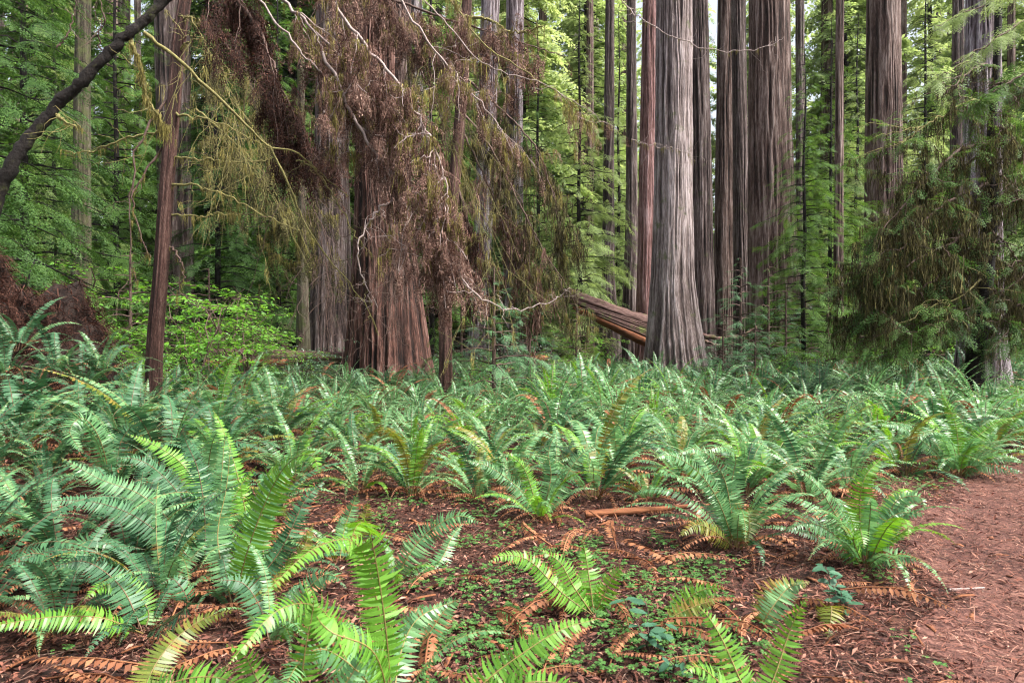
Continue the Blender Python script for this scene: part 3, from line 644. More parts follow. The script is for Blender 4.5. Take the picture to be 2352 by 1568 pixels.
big_tree('enormous brown redwood trunk with a flaring fibrous base', B_['bark_rust'], 20, [(0, 820, 900), (250, 818, 905), (420, 818, 925), (560, 815, 950), (680, 806, 968), (770, 798, 980), (845, 788, 992)],
    ridges=58, amp=.085, nth=340, nz=240, seed=18, lobes=7, lobe_amp=.16, flare_h=1.3)
big_tree('dark trunk showing behind the right shoulder of the enormous brown one', B_['bark_brown'], 24, [(0, 903, 942), (450, 900, 944), (800, 896, 950)], ridges=28, amp=.05, seed=19, nth=130)
big_tree('wide shaded fibrous trunk left of the enormous brown one', B_['bark_dark'], 25, [(0, 730, 800), (400, 724, 800), (640, 716, 806), (800, 706, 812)], ridges=40, amp=.07, seed=20, nth=200, lobe_amp=.15)
big_tree('grey purple trunk behind the thin red trunk', B_['bark_dark'], 27, [(0, 358, 430), (450, 366, 436), (800, 375, 446)], ridges=34, amp=.06, seed=21, nth=150)
big_tree('mossy grey trunk crossed by the arching dark stem', B_['bark_mossy'], 23, [(0, 176, 206), (480, 168, 206), (800, 165, 210)], ridges=22, amp=.02, seed=22, nth=90)
big_tree('short mossy trunk beside the wide shaded one', B_['bark_mossy'], 22, [(300, 684, 700), (500, 684, 702), (800, 680, 712)], ridges=16, amp=.02, seed=23, nth=70, top_extra=3)
big_tree('far pale trunk glimpsed above the broad-leaved shrub', B_['bark_pale'], 38, [(0, 585, 607), (500, 580, 608), (780, 576, 612)], ridges=18, amp=.05, seed=24, nth=80)
big_tree('thin reddish trunk standing bent among the dead hanging boughs', B_['bark_thin'], 15, [(0, 1062, 1084), (120, 1056, 1080), (350, 1040, 1066), (600, 1016, 1040), (700, 1010, 1036), (840, 1007, 1036)], ridges=12, amp=.012, seed=25, nth=60, nz=90, crook=.05)

# distant trunks between and behind
rng = np.random.default_rng(5)
k = 0
farx = []
for i in range(120):
    D = rng.uniform(38, 75); px = rng.uniform(-150, 2500)
    if any(abs(px-q) < 28 for q in farx): continue
    if 1600 < px < 1660: continue
    farx.append(px); w = rng.uniform(8, 20); me, b = None, None
    mt = M[['bark_dark', 'bark_brown', 'bark_pale'][int(rng.choice(3, p=[.45, .4, .15]))]]
    big_tree('distant redwood trunk among the hazy green forest beyond the big trunks', mt, D, [(0, px-w*.85, px+w*.85), (760, px-w*1.1, px+w*1.1)], group='distant redwood trunks', ridges=16, amp=.05, nth=40, nz=50, seed=100+i)

# ------------------------------------------------------------------ conifer foliage
def spray_template(rng, level=2, droop=.18, hang=0.0, gap=1.0, slim=.27, long=1.0):
    """flat feathery branchlet, 1 unit long on +X"""
    acc = Acc(); nt = [9, 13, 16][level]
    V = []
    for i in range(nt):
        t = .08+.9*i/(nt-1); sgn = 1 if i % 2 else -1; o = A(t, 0, -droop*t*t)
        ln = .46*(1-.72*t)*rng.uniform(.8, 1.15); a = rad(52-14*t)+rng.normal(0, .12)
        D = A(math.cos(a), sgn*math.sin(a), -.25-hang+rng.normal(0, .14)); D = D/np.linalg.norm(D)
        S = A(-D[1], D[0], 0); S = S/np.linalg.norm(S)
        if level == 0:
            w = .075; V.append([o, o+D*ln*.45+S*w, o+D*ln, o+D*ln*.45-S*w])
        else:
            V.append([o-S*.006, o+S*.006, o+D*ln*.9+S*.003+A(0, 0, -.2*ln), o+D*ln*.9-S*.003+A(0, 0, -.2*ln)])
            m = max(2, int(ln/((.10 if level == 1 else .062)*gap)))
            for j in range(m):
                tt = (j+.5)/m; b = o+D*ln*tt+A(0, 0, -.25*ln*tt*tt)
                for s2 in (-1, 1):
                    E = norm(D*.8+S*s2*.75+A(0, 0, rng.normal(-.05, .12))); l2 = (.085 if level == 1 else .06)*rng.uniform(.7, 1.2)*(1.1-.4*tt)*long; w = l2*slim
                    Fv = norm(np.cross(E, A(0, 0, 1)))*w
                    V.append([b, b+E*l2*.5+Fv, b+E*l2, b+E*l2*.5-Fv])
    V = np.array(V); acc.add(V.reshape(-1, 3), np.arange(len(V)*4).reshape(-1, 4))
    return acc
SP = {l: [spray_template(np.random.default_rng(60+l*7+i), l) for i in range(4)] for l in (0, 1, 2)}
SPH = [spray_template(np.random.default_rng(90+i), 1, droop=.5, hang=.6, gap=1.3, slim=.15, long=1.7) for i in range(4)]
def strand_template(rng):
    """limp hanging strands, 1 unit long down -Z"""
    acc = Acc(); V = []
    for k in range(5):
        p = A(rng.normal(0, .10), rng.normal(0, .10), rng.uniform(-.05, .05)); ln = rng.uniform(.4, 1); m = 6; w = .022*rng.uniform(.6, 1.4)
        a = rng.uniform(0, pi); S = A(math.cos(a), math.sin(a), 0)
        for j in range(m):
            q = p+A(rng.normal(0, .028), rng.normal(0, .028), -ln/m); ww = w*(1-.12*j)
            V.append([p-S*ww, p+S*ww, q+S*ww*.8, q-S*ww*.8]); 
            if rng.random() < .55:
                e = q+A(rng.normal(0, .09), rng.normal(0, .09), -.06); V.append([p-S*ww*.6, p+S*ww*.6, e+S*.006, e-S*.006])
            p = q
    V = np.array(V); acc.add(V.reshape(-1, 3), np.arange(len(V)*4).reshape(-1, 4)); return acc
ST = [strand_template(np.random.default_rng(70+i)) for i in range(5)]

def bough_sprays(rng, C, r, level, size, n, hang=False, spread=1.0, t0=.15, tmpl=None):
    """sprays along a curve C: both sides and the tip"""
    out = Acc(); s = rng.uniform(t0, 1, n); s[0] = 1; idx = s*(len(C)-1); i0 = np.clip(idx.astype(int), 0, len(C)-2); f = (idx-i0)[:, None]
    pos = C[i0]*(1-f)+C[i0+1]*f; T = norm(C[i0+1]-C[i0])
    sg = rng.choice([-1, 1], n); side = norm(np.cross(T, A(0, 0, 1))); a = rng.uniform(.5, 1.1, n)*(1-s*.5)*sg*spread
    X = T*np.cos(a)[:, None]+side*np.sin(a)[:, None]+A(0, 0, 1)*rng.normal(-.12-(.7 if hang else 0), .18, n)[:, None]
    sc = size*(1.15-.5*s)*rng.uniform(.7, 1.2, n); TT = tmpl or SP[level]; which = rng.integers(len(TT), size=n)
    Mx = frames(X, roll=rng.normal(0, .35, n), scale=sc)
    for k in range(len(TT)):
        w = which == k
        if w.any(): out.merge(stamp(TT[k], Mx[w], pos[w]))
    return out
def hang_strands(rng, C, n, ln, jitter=.05, t0=0):
    s = rng.uniform(t0, 1, n); idx = s*(len(C)-1); i0 = np.clip(idx.astype(int), 0, len(C)-2); f = (idx-i0)[:, None]
    pos = C[i0]*(1-f)+C[i0+1]*f+rng.normal(0, jitter, (n, 3)); out = Acc(); which = rng.integers(len(ST), size=n)
    a = rng.uniform(0, 2*pi, n); sc = ln*rng.uniform(.35, 1.25, n)
    Mx = np.zeros((n, 3, 3)); Mx[:, 0, 0] = np.cos(a); Mx[:, 0, 1] = -np.sin(a); Mx[:, 1, 0] = np.sin(a); Mx[:, 1, 1] = np.cos(a); Mx[:, 2, 2] = 1; Mx[:, :2] *= .7
    Mx[:, 0, 2] = rng.normal(0, .12, n)
    Mx *= sc[:, None, None]
    for k in range(len(ST)):
        w = which == k
        if w.any(): out.merge(stamp(ST[k], Mx[w], pos[w]))
    return out

def conifer(seed, H_, Rr, nb, level, z0=.12, r0=.14, size=.5, per=12, droop=.35, up=.15, lean=0.0):
    """-> (trunk Acc incl. limbs, crown Acc)"""
    rng = np.random.default_rng(seed); wood = Acc(); cr = Acc()
    zz = np.linspace(0, H_, 12); C = np.stack([lean*(zz/H_)**2*H_+.03*H_*.1*np.sin(zz), zz*0, zz], 1)
    tube(wood, C, r0*(1-zz/H_)**.8+.012, 9, 0, .06, rng)
    for i in range(nb):
        h = z0*H_+(1-z0)*H_*((i+rng.random())/nb); t = h/H_; az = i*2.399+rng.normal(0, .35)
        L = Rr*(1-((t-z0)/(1-z0))**1.3*.9)*rng.uniform(.55, 1.15)*(.6 if t < z0+.08 else 1)
        s = np.linspace(0, 1, 6)[:, None]; d = A(math.cos(az), math.sin(az), 0)
        c = A(lean*t*t*H_, 0, h)+d*s*L+A(0, 0, 1)*(up*s*L-droop*s**2*L)*rng.uniform(.7, 1.3)
        c[1:] += rng.normal(0, .02*L, (5, 3))
        tube(wood, c, np.linspace(.012+.012*L, .004, 6), 3)
        cr.merge(bough_sprays(rng, c, 0, level, size*L**.6*.8, max(3, int(per*L/Rr))))
    return wood, cr
def make_conifer(label, cat, group, loc, rz, sc, meshes, name='conifer_tree'):
    root = link(name, None, loc=loc, rz=rz, sc=sc); tag(root, label, cat, group)
    link('trunk', meshes[0], root); link('crown', meshes[1], root); return root
def con_meshes(kw, bark, needle):
    w, c = conifer(**kw); return w.mesh('trunk', M[bark]), c.mesh('crown', M[needle])
TALL = [con_meshes(dict(seed=200+i, H_=38, Rr=4.6, nb=210, level=0, z0=.04, r0=.3, size=.85, per=40, droop=.4), 'bark_dark', 'needle_far') for i in range(3)]
MIDC = [con_meshes(dict(seed=210+i, H_=17, Rr=3.0, nb=150, level=1, z0=.05, r0=.12, size=.62, per=20, droop=.35), 'bark_dark', n) for i, n in enumerate(['needle', 'needle_far', 'needle_dark'])]
SMALL = [con_meshes(dict(seed=220+i, H_=2.6, Rr=1.15, nb=34, level=2, z0=.05, r0=.035, size=.55, per=11, droop=.25, up=.25), 'twig_brown', n) for i, n in enumerate(['needle_blue', 'needle', 'needle_blue'])]

TALL_D = []
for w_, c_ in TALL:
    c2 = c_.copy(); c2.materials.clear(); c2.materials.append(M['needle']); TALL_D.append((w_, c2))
# far conifers: rows behind the big trunks
rng = np.random.default_rng(31); cnt = 0
for D0, D1, n in ((36, 44, 13), (46, 58, 20), (60, 78, 26)):
    for i in range(n):
        px = -500+3350*(i+rng.uniform(.1, .9))/n; D = rng.uniform(D0, D1)
        if 1590 < px < 1700 and D > 0: 
            if rng.random() < .75: continue
        c = P(px, 760, D); x = c[0]; z = float(ground_h(x, D))-.1
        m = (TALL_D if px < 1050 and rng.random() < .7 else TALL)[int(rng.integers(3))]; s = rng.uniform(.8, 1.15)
        make_conifer('tall feathery conifer in the bright green forest behind the big trunks', 'tree', 'conifers in the far forest', (x, D, z), rng.uniform(0, 6.28), (s, s, s*rng.uniform(.9, 1.1)), m)

# mid conifers: (px, D, proto, height scale, width scale, label)
MIDS = [(1845, 21, 0, .62, .6, 'slender sapling with a dark pole stem and drooping sprays beside the very broad trunk'),
        (1905, 26, 0, .8, .75, 'feathery young conifer filling the gap behind the narrow straight trunk'),
        (1965, 33, 1, 1.0, .9, 'light green conifer between the narrow straight trunk and the thick one'),
        (1330, 27, 1, .9, .85, 'pale green hemlock between the dead boughs and the straight dark trunk'),
        (1235, 30, 0, .9, .9, 'green hemlock rising behind the dead boughs'),
        (1420, 40, 1, 1.2, 1.0, 'sunny conifer behind the shadowed trunk left of the pinkish one'),
        (2120, 31, 1, 1.1, .9, 'conifer seen between the thick straight trunk and the mossy dark tree'),
        (2390, 27, 0, 1.1, .8, 'dark bushy conifer at the right margin behind the mossy tree'),
        (2470, 17, 0, .95, .7, 'conifer whose green boughs reach in from the right margin'),
        (60, 19, 2, 1.1, 1.0, 'deep green conifer in the upper left behind the arching stem'),
        (-90, 14, 2, 1.0, .95, 'dark conifer reaching in from the left margin'),
        (270, 26, 0, 1.1, 1.0, 'mid green conifer between the mossy grey trunk and the thin red trunk'),
        (130, 32, 1, 1.2, 1.0, 'lighter conifer showing left of the mossy grey trunk'),
        (500, 27, 2, 1.1, 1.0, 'shadowy conifer between the thin red trunk and the short mossy trunk'),
        (640, 30, 0, 1.1, .9, 'conifer behind the mossy boughs left of the wide shaded trunk'),
        (990, 27, 0, 1.1, .9, 'green conifer right of the enormous brown trunk'),
        (770, 36, 1, 1.2, 1.0, 'conifer crown showing above the wide shaded trunk'),
        (1700, 44, 1, 1.1, .8, 'bright far conifer in the slit between the brown ridged trunk and the slim one')]
for i, (px, D, k, hs, ws, lab) in enumerate(MIDS):
    c = P(px, 760, D); make_conifer(lab, 'tree', None, (c[0], D, float(ground_h(c[0], D))-.1), i*1.3, (ws, ws, hs), MIDC[k])

# small bushy conifers
SM = [(1700, 19.5, 0, 1.15, 'small bluish bushy conifer right of the pale grey trunk'), (1765, 20, 1, 1.1, 'small bushy conifer before the very broad trunk'), (1805, 19.5, 2, .85, 'knee high conifer seedling at the foot of the very broad trunk'),
      (1660, 18.8, 2, .7, 'low feathery conifer at the foot of the pale grey trunk'), (1735, 18, 0, .6, 'low bluish conifer seedling behind the ferns'),
      (1135, 14.5, 0, .95, 'young bluish conifer with layered sprays below the dead boughs'), (1215, 16, 0, .85, 'young conifer beside the layered one, left of the leaning log'),
      (1325, 21, 1, .9, 'young green conifer at the tip of the leaning log'), (1060, 17, 1, .8, 'young conifer behind the thin bent trunk'), (1900, 21, 1, 1.1, 'bushy conifer low between the straight trunks'),
      (1975, 22, 1, 1.2, 'bushy conifer left of the moss drapes'), (1850, 23, 0, .9, 'small conifer before the sapling with the dark pole stem'), (480, 18, 1, 1.0, 'small conifer beyond the lying log'), (300, 17, 1, 1.1, 'small conifer left of the thin red trunk')]
for i, (px, D, k, s, lab) in enumerate(SM):
    c = P(px, 760, D); make_conifer(lab, 'tree', None, (c[0], D, float(ground_h(c[0], D))-.03), i*2.1, s*1.25, SMALL[k], name='conifer_sapling')

# ------------------------------------------------------------------ broad-leaved shrubs
def leaf_template(w=.45, fold=.12):
    a = Acc(); V = A([0, 0, 0], [.35, w*.5, fold], [.75, w*.36, fold*.6], [1, 0, -.05], [.75, -w*.36, fold*.6], [.35, -w*.5, fold]).reshape(-1, 3) if False else np.array([[0, 0, 0], [.35, w*.5, fold], [.75, w*.36, fold*.6], [1, 0, -.05], [.75, -w*.36, fold*.6], [.35, -w*.5, fold], [.5, 0, 0]])
    a.add(V, np.array([[0, 6, 2, 1], [6, 3, 2, 2][:3]+[2]] if False else [[0, 6, 2, 1], [0, 5, 4, 6]])); o_ = 0
    a.f[3].append(np.array([[6, 3, 2], [6, 4, 3]])); a.m[3].append(np.zeros(2, int)); return a
LEAF = leaf_template()
def shrub(seed, H_, Rr, nstem, nleaf, leaf=.09, layered=.3):
    rng = np.random.default_rng(seed); wood = Acc(); lv = Acc(); pos = []; X = []
    for i in range(nstem):
        az = rng.uniform(0, 2*pi); L = H_*rng.uniform(.6, 1.05); out = Rr*rng.uniform(.3, 1)
        s = np.linspace(0, 1, 8)[:, None]; d = A(math.cos(az), math.sin(az), 0)
        c = d*out*s**1.5+A(0, 0, 1)*L*(s-.22*s**3); c[1:] += rng.normal(0, .03*L, (7, 3))
        tube(wood, c, np.linspace(.018, .004, 8)*H_/2.5, 4)
        nb = 9
        for j in range(nb):
            t = rng.uniform(.3, 1); p = c[int(t*7)]; a2 = az+rng.normal(0, 1.2); l2 = Rr*rng.uniform(.25, .6)
            q = p+np.linspace(0, 1, 5)[:, None]*A(math.cos(a2)*l2, math.sin(a2)*l2, rng.normal(.05, .1)*l2); q[:, 2] -= np.linspace(0, 1, 5)**2*.15*l2
            tube(wood, q, np.linspace(.007, .003, 5)*H_/2.5, 3)
            m = nleaf
            tt = rng.uniform(.15, 1, m); k = np.clip((tt*4).astype(int), 0, 3); pos.append(q[k]+(q[k+1]-q[k])*(tt*4-k)[:, None]+rng.normal(0, .02, (m, 3)))
            aa = a2+rng.choice([-1, 1], m)*rng.uniform(.4, 1.3, m); X.append(np.stack([np.cos(aa), np.sin(aa), rng.normal(-.15, layered, m)], 1))
    pos = np.concatenate(pos); X = np.concatenate(X)
    lv = stamp(LEAF, frames(X, roll=rng.normal(0, .35, len(X)), scale=leaf*rng.uniform(.6, 1.2, len(X))), pos)
    return wood, lv
SHR = []
for i, (mt, lf, lay, nl) in enumerate([('broad', .10, .22, 16), ('broad', .085, .25, 18), ('broad_dark', .06, .5, 26)]):
    w, l = shrub(300+i, 2.6, 1.6, 9, nl, lf, lay); SHR.append((w.mesh('stem', M['twig_brown']), l.mesh('foliage', M[mt])))
SH = [(1690, 18.5, 2, .62, 'dark glossy shrub right of the foot of the pale grey trunk'), (1770, 19, 1, .62, 'low green shrub before the foot of the very broad trunk'), (1850, 20, 1, .75, 'leafy green shrub right of the very broad trunk'), (1645, 18.3, 1, .42, 'tiny green shrub touching the flared root of the pale grey trunk'),
      (1110, 15.5, 1, .6, 'low leafy shrub below the dead boughs beside the thin bent trunk'), (1200, 17, 2, .7, 'glossy dark shrub among the dead boughs left of the leaning log'), (1290, 19, 1, .6, 'low leafy shrub just left of the raised end of the leaning log'), (690, 17, 2, .8, 'glossy dark shrub before the short mossy trunk'),
      (330, 12.8, 1, .7, 'leafy shrub at the left side of the thin red trunk'), (40, 21, 0, 2.3, 'tall pale leaved bush high behind the debris mound'), (235, 23, 1, 2.4, 'tall leafy bush behind the mossy grey trunk'), (455, 14, 0, 1.15, 'bright green broad-leaved shrub behind the thin red trunk'), (560, 16, 0, 1.25, 'bright broad-leaved shrub with layered leaves above the lying log'), (660, 17.5, 1, .8, 'small broad-leaved shrub left of the wide shaded trunk'),
      (150, 13, 1, 1.15, 'broad-leaved shrub above the brown debris mound'), (60, 15, 0, 1.35, 'leafy shrub rising behind the debris mound by the left margin'), (260, 16, 1, 1.2, 'leafy shrub between the debris mound and the thin red trunk'),
      (390, 19, 0, 1.2, 'shrub in the shade behind the thin red trunk'), (500, 23, 1, 1.3, 'leafy shrub well beyond the lying log'), (620, 24, 0, 1.3, 'leafy shrub beyond the short mossy trunk'),
      (1160, 20, 2, .9, 'dark glossy evergreen shrub at the foot of the twin lilac trunks'), (1040, 18, 2, .7, 'dark glossy shrub beside the enormous brown trunk'), (1250, 22, 2, .8, 'glossy evergreen shrub below the raised end of the leaning log'),
      (1340, 25, 1, 1.0, 'green shrub under the leaning log'), (2060, 26, 1, 1.1, 'sunlit yellow green shrub behind the moss drapes'), (1950, 30, 0, 1.3, 'yellow green shrub beyond the narrow straight trunk'), (2230, 22, 1, 1.0, 'green shrub behind the mossy dark tree')]
for i, (px, D, k, s, lab) in enumerate(SH):
    c = P(px, 760, D); root = link('leafy_shrub', None, loc=(c[0], D, float(ground_h(c[0], D))), rz=i*1.9, sc=s); tag(root, lab, 'shrub')
    link('stem', SHR[k][0], root); link('foliage', SHR[k][1], root)

# far wood closing the view
rng = np.random.default_rng(77); acc = Acc(); n = 7500
az = rng.uniform(-1.15, 1.15, n); D = rng.uniform(84, 105, n); z = rng.uniform(0, 1, n)**1.1*46
gap = ((np.abs(az-.30) < .035) & (z > 20)) | ((vn(az*14+9, z*.16) > .62) & (z > 14))
keep = ~gap; az, D, z = az[keep], D[keep], z[keep]; n = len(az)
pos = np.stack([np.sin(az)*D, np.cos(az)*D, z+3], 1); a = rng.uniform(0, 2*pi, n)
X = np.stack([np.cos(a), np.sin(a), rng.normal(-.3, .2, n)], 1)
acc.merge(stamp(SP[0][0], frames(X, roll=rng.normal(0, .5, n), scale=rng.uniform(2.2, 4.5, n)), pos))
o = link('far_forest', acc.mesh('far_forest', M['needle_far'])); o["kind"] = "stuff"; tag(o, 'far green wall of conifer foliage closing the view between the trunks', 'forest')

# ------------------------------------------------------------------ thin red trunk, arching stem, mossy tree
def limb(parent, name, pix, r0, r1, mat, n=26, rough=.15, wob=.02, seed=0, sides=6, origin=A(0, 0, 0)):
    """pix: (px, py, Y) points"""
    rg = np.random.default_rng(seed+int(pix[0][0])+int(pix[-1][1])); C = spline([P(*q) for q in pix], n)
    C[1:-1] += rg.normal(0, wob, (n-2, 3)); a = Acc(); tube(a, C-origin, np.linspace(r0, r1, n), sides, 0, rough, rg)
    return a, C
me, b = big_tree('', M['bark_thin'], 12.0, [(0, 408, 434), (50, 398, 426), (250, 382, 410), (430, 368, 400), (600, 354, 386), (800, 338, 374), (930, 332, 370)], name=None, ridges=14, amp=.014, nth=90, nz=180, seed=31, crook=.05, top_extra=6, lobe_amp=.05)
thin = link('redwood_sapling', None, loc=b); tag(thin, 'thin straight red barked trunk with bare mossy side branches, standing in the ferns', 'tree'); link('trunk', me, thin)
for q in ([(392, 362, 12), (460, 366, 11.8), (540, 372, 11.6), (640, 368, 11.5)], [(388, 420, 12), (450, 428, 11.9), (510, 445, 11.8), (560, 470, 11.8), (640, 510, 11.7), (710, 535, 11.7)],
          [(384, 488, 12), (440, 497, 11.9), (500, 492, 11.8), (560, 490, 11.8)], [(400, 262, 12), (450, 268, 11.8), (520, 290, 11.6), (600, 330, 11.5), (680, 345, 11.4)], [(380, 555, 12), (415, 600, 11.9), (420, 640, 11.8), (400, 690, 11.8)],
          [(410, 120, 12), (450, 90, 11.8), (520, 80, 11.6), (600, 110, 11.4)], [(385, 230, 12), (340, 290, 11.8), (310, 370, 11.7), (298, 470, 11.6), (300, 580, 11.6), (315, 650, 11.6)], [(372, 340, 12), (330, 400, 11.9), (305, 460, 11.8), (330, 560, 11.8), (345, 590, 11.8)],
          [(398, 50, 12), (430, 40, 11.9), (480, 55, 11.8)], [(375, 300, 12), (280, 320, 12), (200, 350, 12), (140, 345, 12)]):
    a, C = limb(thin, 'branch', q, .022, .006, None, seed=5, origin=b); 
    moss = hang_strands(np.random.default_rng(int(q[0][1])), C-b, 40, .16, .01)
    a.merge(moss, 1); 
    rg = np.random.default_rng(int(q[0][1])+1)
    for t in rg.integers(5, 25, 5):
        e = C[t]-b; tw = e+np.cumsum(np.vstack([np.zeros(3), rg.normal(0, .05, (6, 3))+norm(A(*rg.normal(0, 1, 3)))*.08+A(0, 0, -.02)]), 0); tube(a, tw, np.linspace(.006, .002, 7), 3)
    link('branch', a.mesh('branch', [M['twig_moss'] if q[0][1] not in (230, 340, 555) else M['twig_brown'], M['moss']]), thin)

DW = 6.5
ar = P(-150, 900, DW); ar[2] = float(ground_h(ar[0], ar[1]))-.05
pth = [ar]+[P(x, y, D) for x, y, D in ((-60, 640, DW), (-12, 470, DW), (28, 375, DW), (70, 312, DW+.05), (125, 250, DW+.1), (185, 190, DW+.1), (243, 128, DW+.15), (300, 75, DW+.2), (345, 35, DW+.25), (400, -20, DW+.3), (480, -110, DW+.4))]
C = spline(pth, 90); rg = np.random.default_rng(9); C[2:-1] += rg.normal(0, .006, (87, 3)); root = link('arching_tree', None, loc=ar); tag(root, 'nearly black bare stem arching across the upper left corner', 'tree')
a = Acc(); tube(a, C-ar, np.interp(np.linspace(0, 1, 90), [0, .3, .8, 1], [.075, .058, .044, .036])*(1+.06*np.sin(np.arange(90)*.9)), 14, 0, .08, rg); link('trunk', a.mesh('trunk', M['bark_black']), root)
for q, r0, mt in (([(330, 75, DW+.2), (400, 130, DW+.3), (480, 205, DW+.5), (570, 290, DW+.8), (620, 335, DW+1), (680, 350, DW+1.1), (740, 400, DW+1.3), (800, 450, DW+1.5)], .02, 'twig_moss'),
                  ([(300, 85, DW+.2), (320, 150, DW+.25), (335, 220, DW+.3), (370, 275, DW+.35), (388, 295, DW+.4)], .022, 'twig_moss'),
                  ([(620, 335, DW+1), (660, 420, DW+1.1), (690, 490, DW+1.2), (720, 540, DW+1.2), (760, 600, DW+1.3), (810, 660, DW+1.3), (850, 720, DW+1.4), (870, 770, DW+1.4)], .014, 'twig_moss'),
                  ([(240, 130, DW+.15), (225, 90, DW+.1), (240, 50, DW), (232, 10, DW), (225, -40, DW)], .008, 'twig_brown'),
                  ([(130, 110, DW), (150, 85, DW), (165, 50, DW), (172, 10, DW), (175, -40, DW)], .009, 'twig_brown'),
                  ([(125, 262, DW+.1), (150, 280, DW), (190, 296, DW)], .016, 'twig_moss')):
    a, Cc = limb(root, 'branch', q, r0, .004, None, seed=3, origin=ar, n=30, wob=.008)
    if mt == 'twig_moss': a.merge(hang_strands(np.random.default_rng(int(q[0][1])), Cc-ar, 130 if q[1][0] == 320 else 60, .17 if q[1][0] == 320 else .06, .015 if q[1][0] == 320 else .006), 1)
    rg = np.random.default_rng(int(q[0][1])+5)
    for t in rg.integers(6, 29, 7):
        e = Cc[t]-ar; tw = e+np.cumsum(np.vstack([np.zeros(3), rg.normal(0, .02, (6, 3))+norm(A(*rg.normal(0, 1, 3)))*.05+A(0, 0, -.015)]), 0); tube(a, tw, np.linspace(.004, .0015, 7), 3)
    link('branch', a.mesh('branch', [M[mt], M['moss']]), root)

# the mossy dark tree on the right
me, b = big_tree('', M['bark_black'], 14.5, [(250, 2276, 2292), (480, 2262, 2290), (560, 2256, 2286), (700, 2240, 2275), (842, 2222, 2262)], name=None, ridges=14, amp=.012, nth=60, nz=90, seed=33, top_extra=4, lobe_amp=.05, crook=.06)
root = link('mossy_tree', None, loc=b); tag(root, 'dark conifer draped in long hanging moss in front of the grey streaked trunk', 'tree'); link('trunk', me, root)
D = 14.5
BR = [([(2280, 330, D), (2200, 350, D-.5), (2120, 420, D-.9), (2060, 490, D-1.1), (2010, 560, D-1.2)], .045, 150, 1.0), ([(2270, 420, D), (2200, 450, D-.5), (2130, 500, D-.9), (2060, 580, D-1.2), (2010, 640, D-1.3)], .035, 170, 1.1),
      ([(2262, 500, D), (2180, 560, D-.6), (2100, 600, D-1), (2040, 660, D-1.2)], .03, 160, 1.1), ([(2262, 560, D), (2220, 580, D-.3), (2150, 640, D-.6), (2080, 680, D-.9), (1990, 720, D-1.1)], .03, 170, .9),
      ([(2255, 640, D), (2210, 680, D-.6), (2150, 700, D-.9), (2100, 715, D-1)], .022, 60, .45), ([(2250, 600, D), (2200, 620, D-.2), (2140, 612, D-.4), (2080, 625, D-.5)], .018, 50, .5),
      ([(2285, 240, D), (2230, 230, D-.5), (2180, 260, D-.9), (2120, 290, D-1.1), (2070, 330, D-1.3)], .03, 90, .7), ([(2290, 160, D), (2250, 150, D-.4), (2200, 190, D-.8), (2150, 230, D-1)], .03, 60, .5),
      ([(2285, 290, D), (2310, 300, D-.4), (2345, 340, D-.6), (2380, 400, D-.6)], .03, 90, .8), ([(2285, 200, D), (2320, 190, D-.4), (2370, 230, D-.6)], .03, 50, .5), ([(2285, 400, D), (2320, 420, D-.3), (2370, 470, D-.5)], .025, 80, .8),
      ([(2262, 520, D), (2310, 560, D-.3), (2360, 640, D-.4)], .025, 80, .7), ([(2260, 470, D), (2180, 480, D+.4), (2110, 540, D+.8), (2060, 600, D+1)], .03, 120, 1.0), ([(2240, 700, D), (2180, 720, D+.3), (2100, 740, D+.5), (2040, 760, D+.6)], .02, 110, .6),
      ([(2255, 600, D), (2190, 640, D+.3), (2110, 680, D+.5), (2040, 700, D+.6), (2010, 740, D+.6)], .022, 150, .8), ([(2262, 660, D), (2310, 680, D-.3), (2370, 720, D-.4)], .02, 90, .7), ([(2262, 590, D), (2300, 600, D+.5), (2370, 620, D+.9)], .02, 120, 1.0),
      ([(2240, 730, D), (2180, 750, D-.3), (2110, 770, D-.5), (2050, 795, D-.6)], .02, 120, .35), ([(2250, 690, D), (2180, 730, D-.5), (2100, 745, D-.8), (2010, 765, D-.9)], .02, 140, .45), ([(2262, 700, D), (2310, 740, D-.3), (2370, 770, D-.4)], .02, 90, .4),
      ([(2270, 350, D), (2180, 400, D+.6), (2100, 470, D+1), (2050, 520, D+1.2)], .03, 120, .9)]
for i, (q, r0, nm, ln) in enumerate(BR):
    rg = np.random.default_rng(400+i); a, C = limb(root, 'branch', q, r0, .008, None, seed=i, origin=b, n=24, wob=.02)
    subs = [C]
    for t in rg.integers(4, 23, 14):
        e = C[t]; tw = e+np.cumsum(np.vstack([np.zeros(3), rg.normal(0, .04, (7, 3))+norm(A(rg.normal(-.6, .7), rg.normal(0, 1), rg.normal(-.45, .35)))*.15]), 0); tube(a, tw-b, np.linspace(.012, .003, 8), 3); subs.append(tw)
    mo = Acc()
    for c in subs: mo.merge(hang_strands(rg, c-b, int(nm*.4 if c is C else nm//9), ln*.6, .03))
    br = link('branch', a.mesh('branch', M['twig_moss'] if i in (4, 5, 6) else M['twig_brown']), root)
    link('moss', mo.mesh('moss', M['moss_dark']), br)
    nd = Acc()
    thin_ = .35 if i in (7, 8, 9, 10, 11, 15, 16, 4, 5) else 1
    for c in subs: nd.merge(bough_sprays(rg, c-b, 0, 1, .5, int((18 if c is C else 4)*thin_)+1))
    link('needles', nd.mesh('needles', M['needle'] if i % 2 == 0 or i == 7 else M['needle_dark']), br)

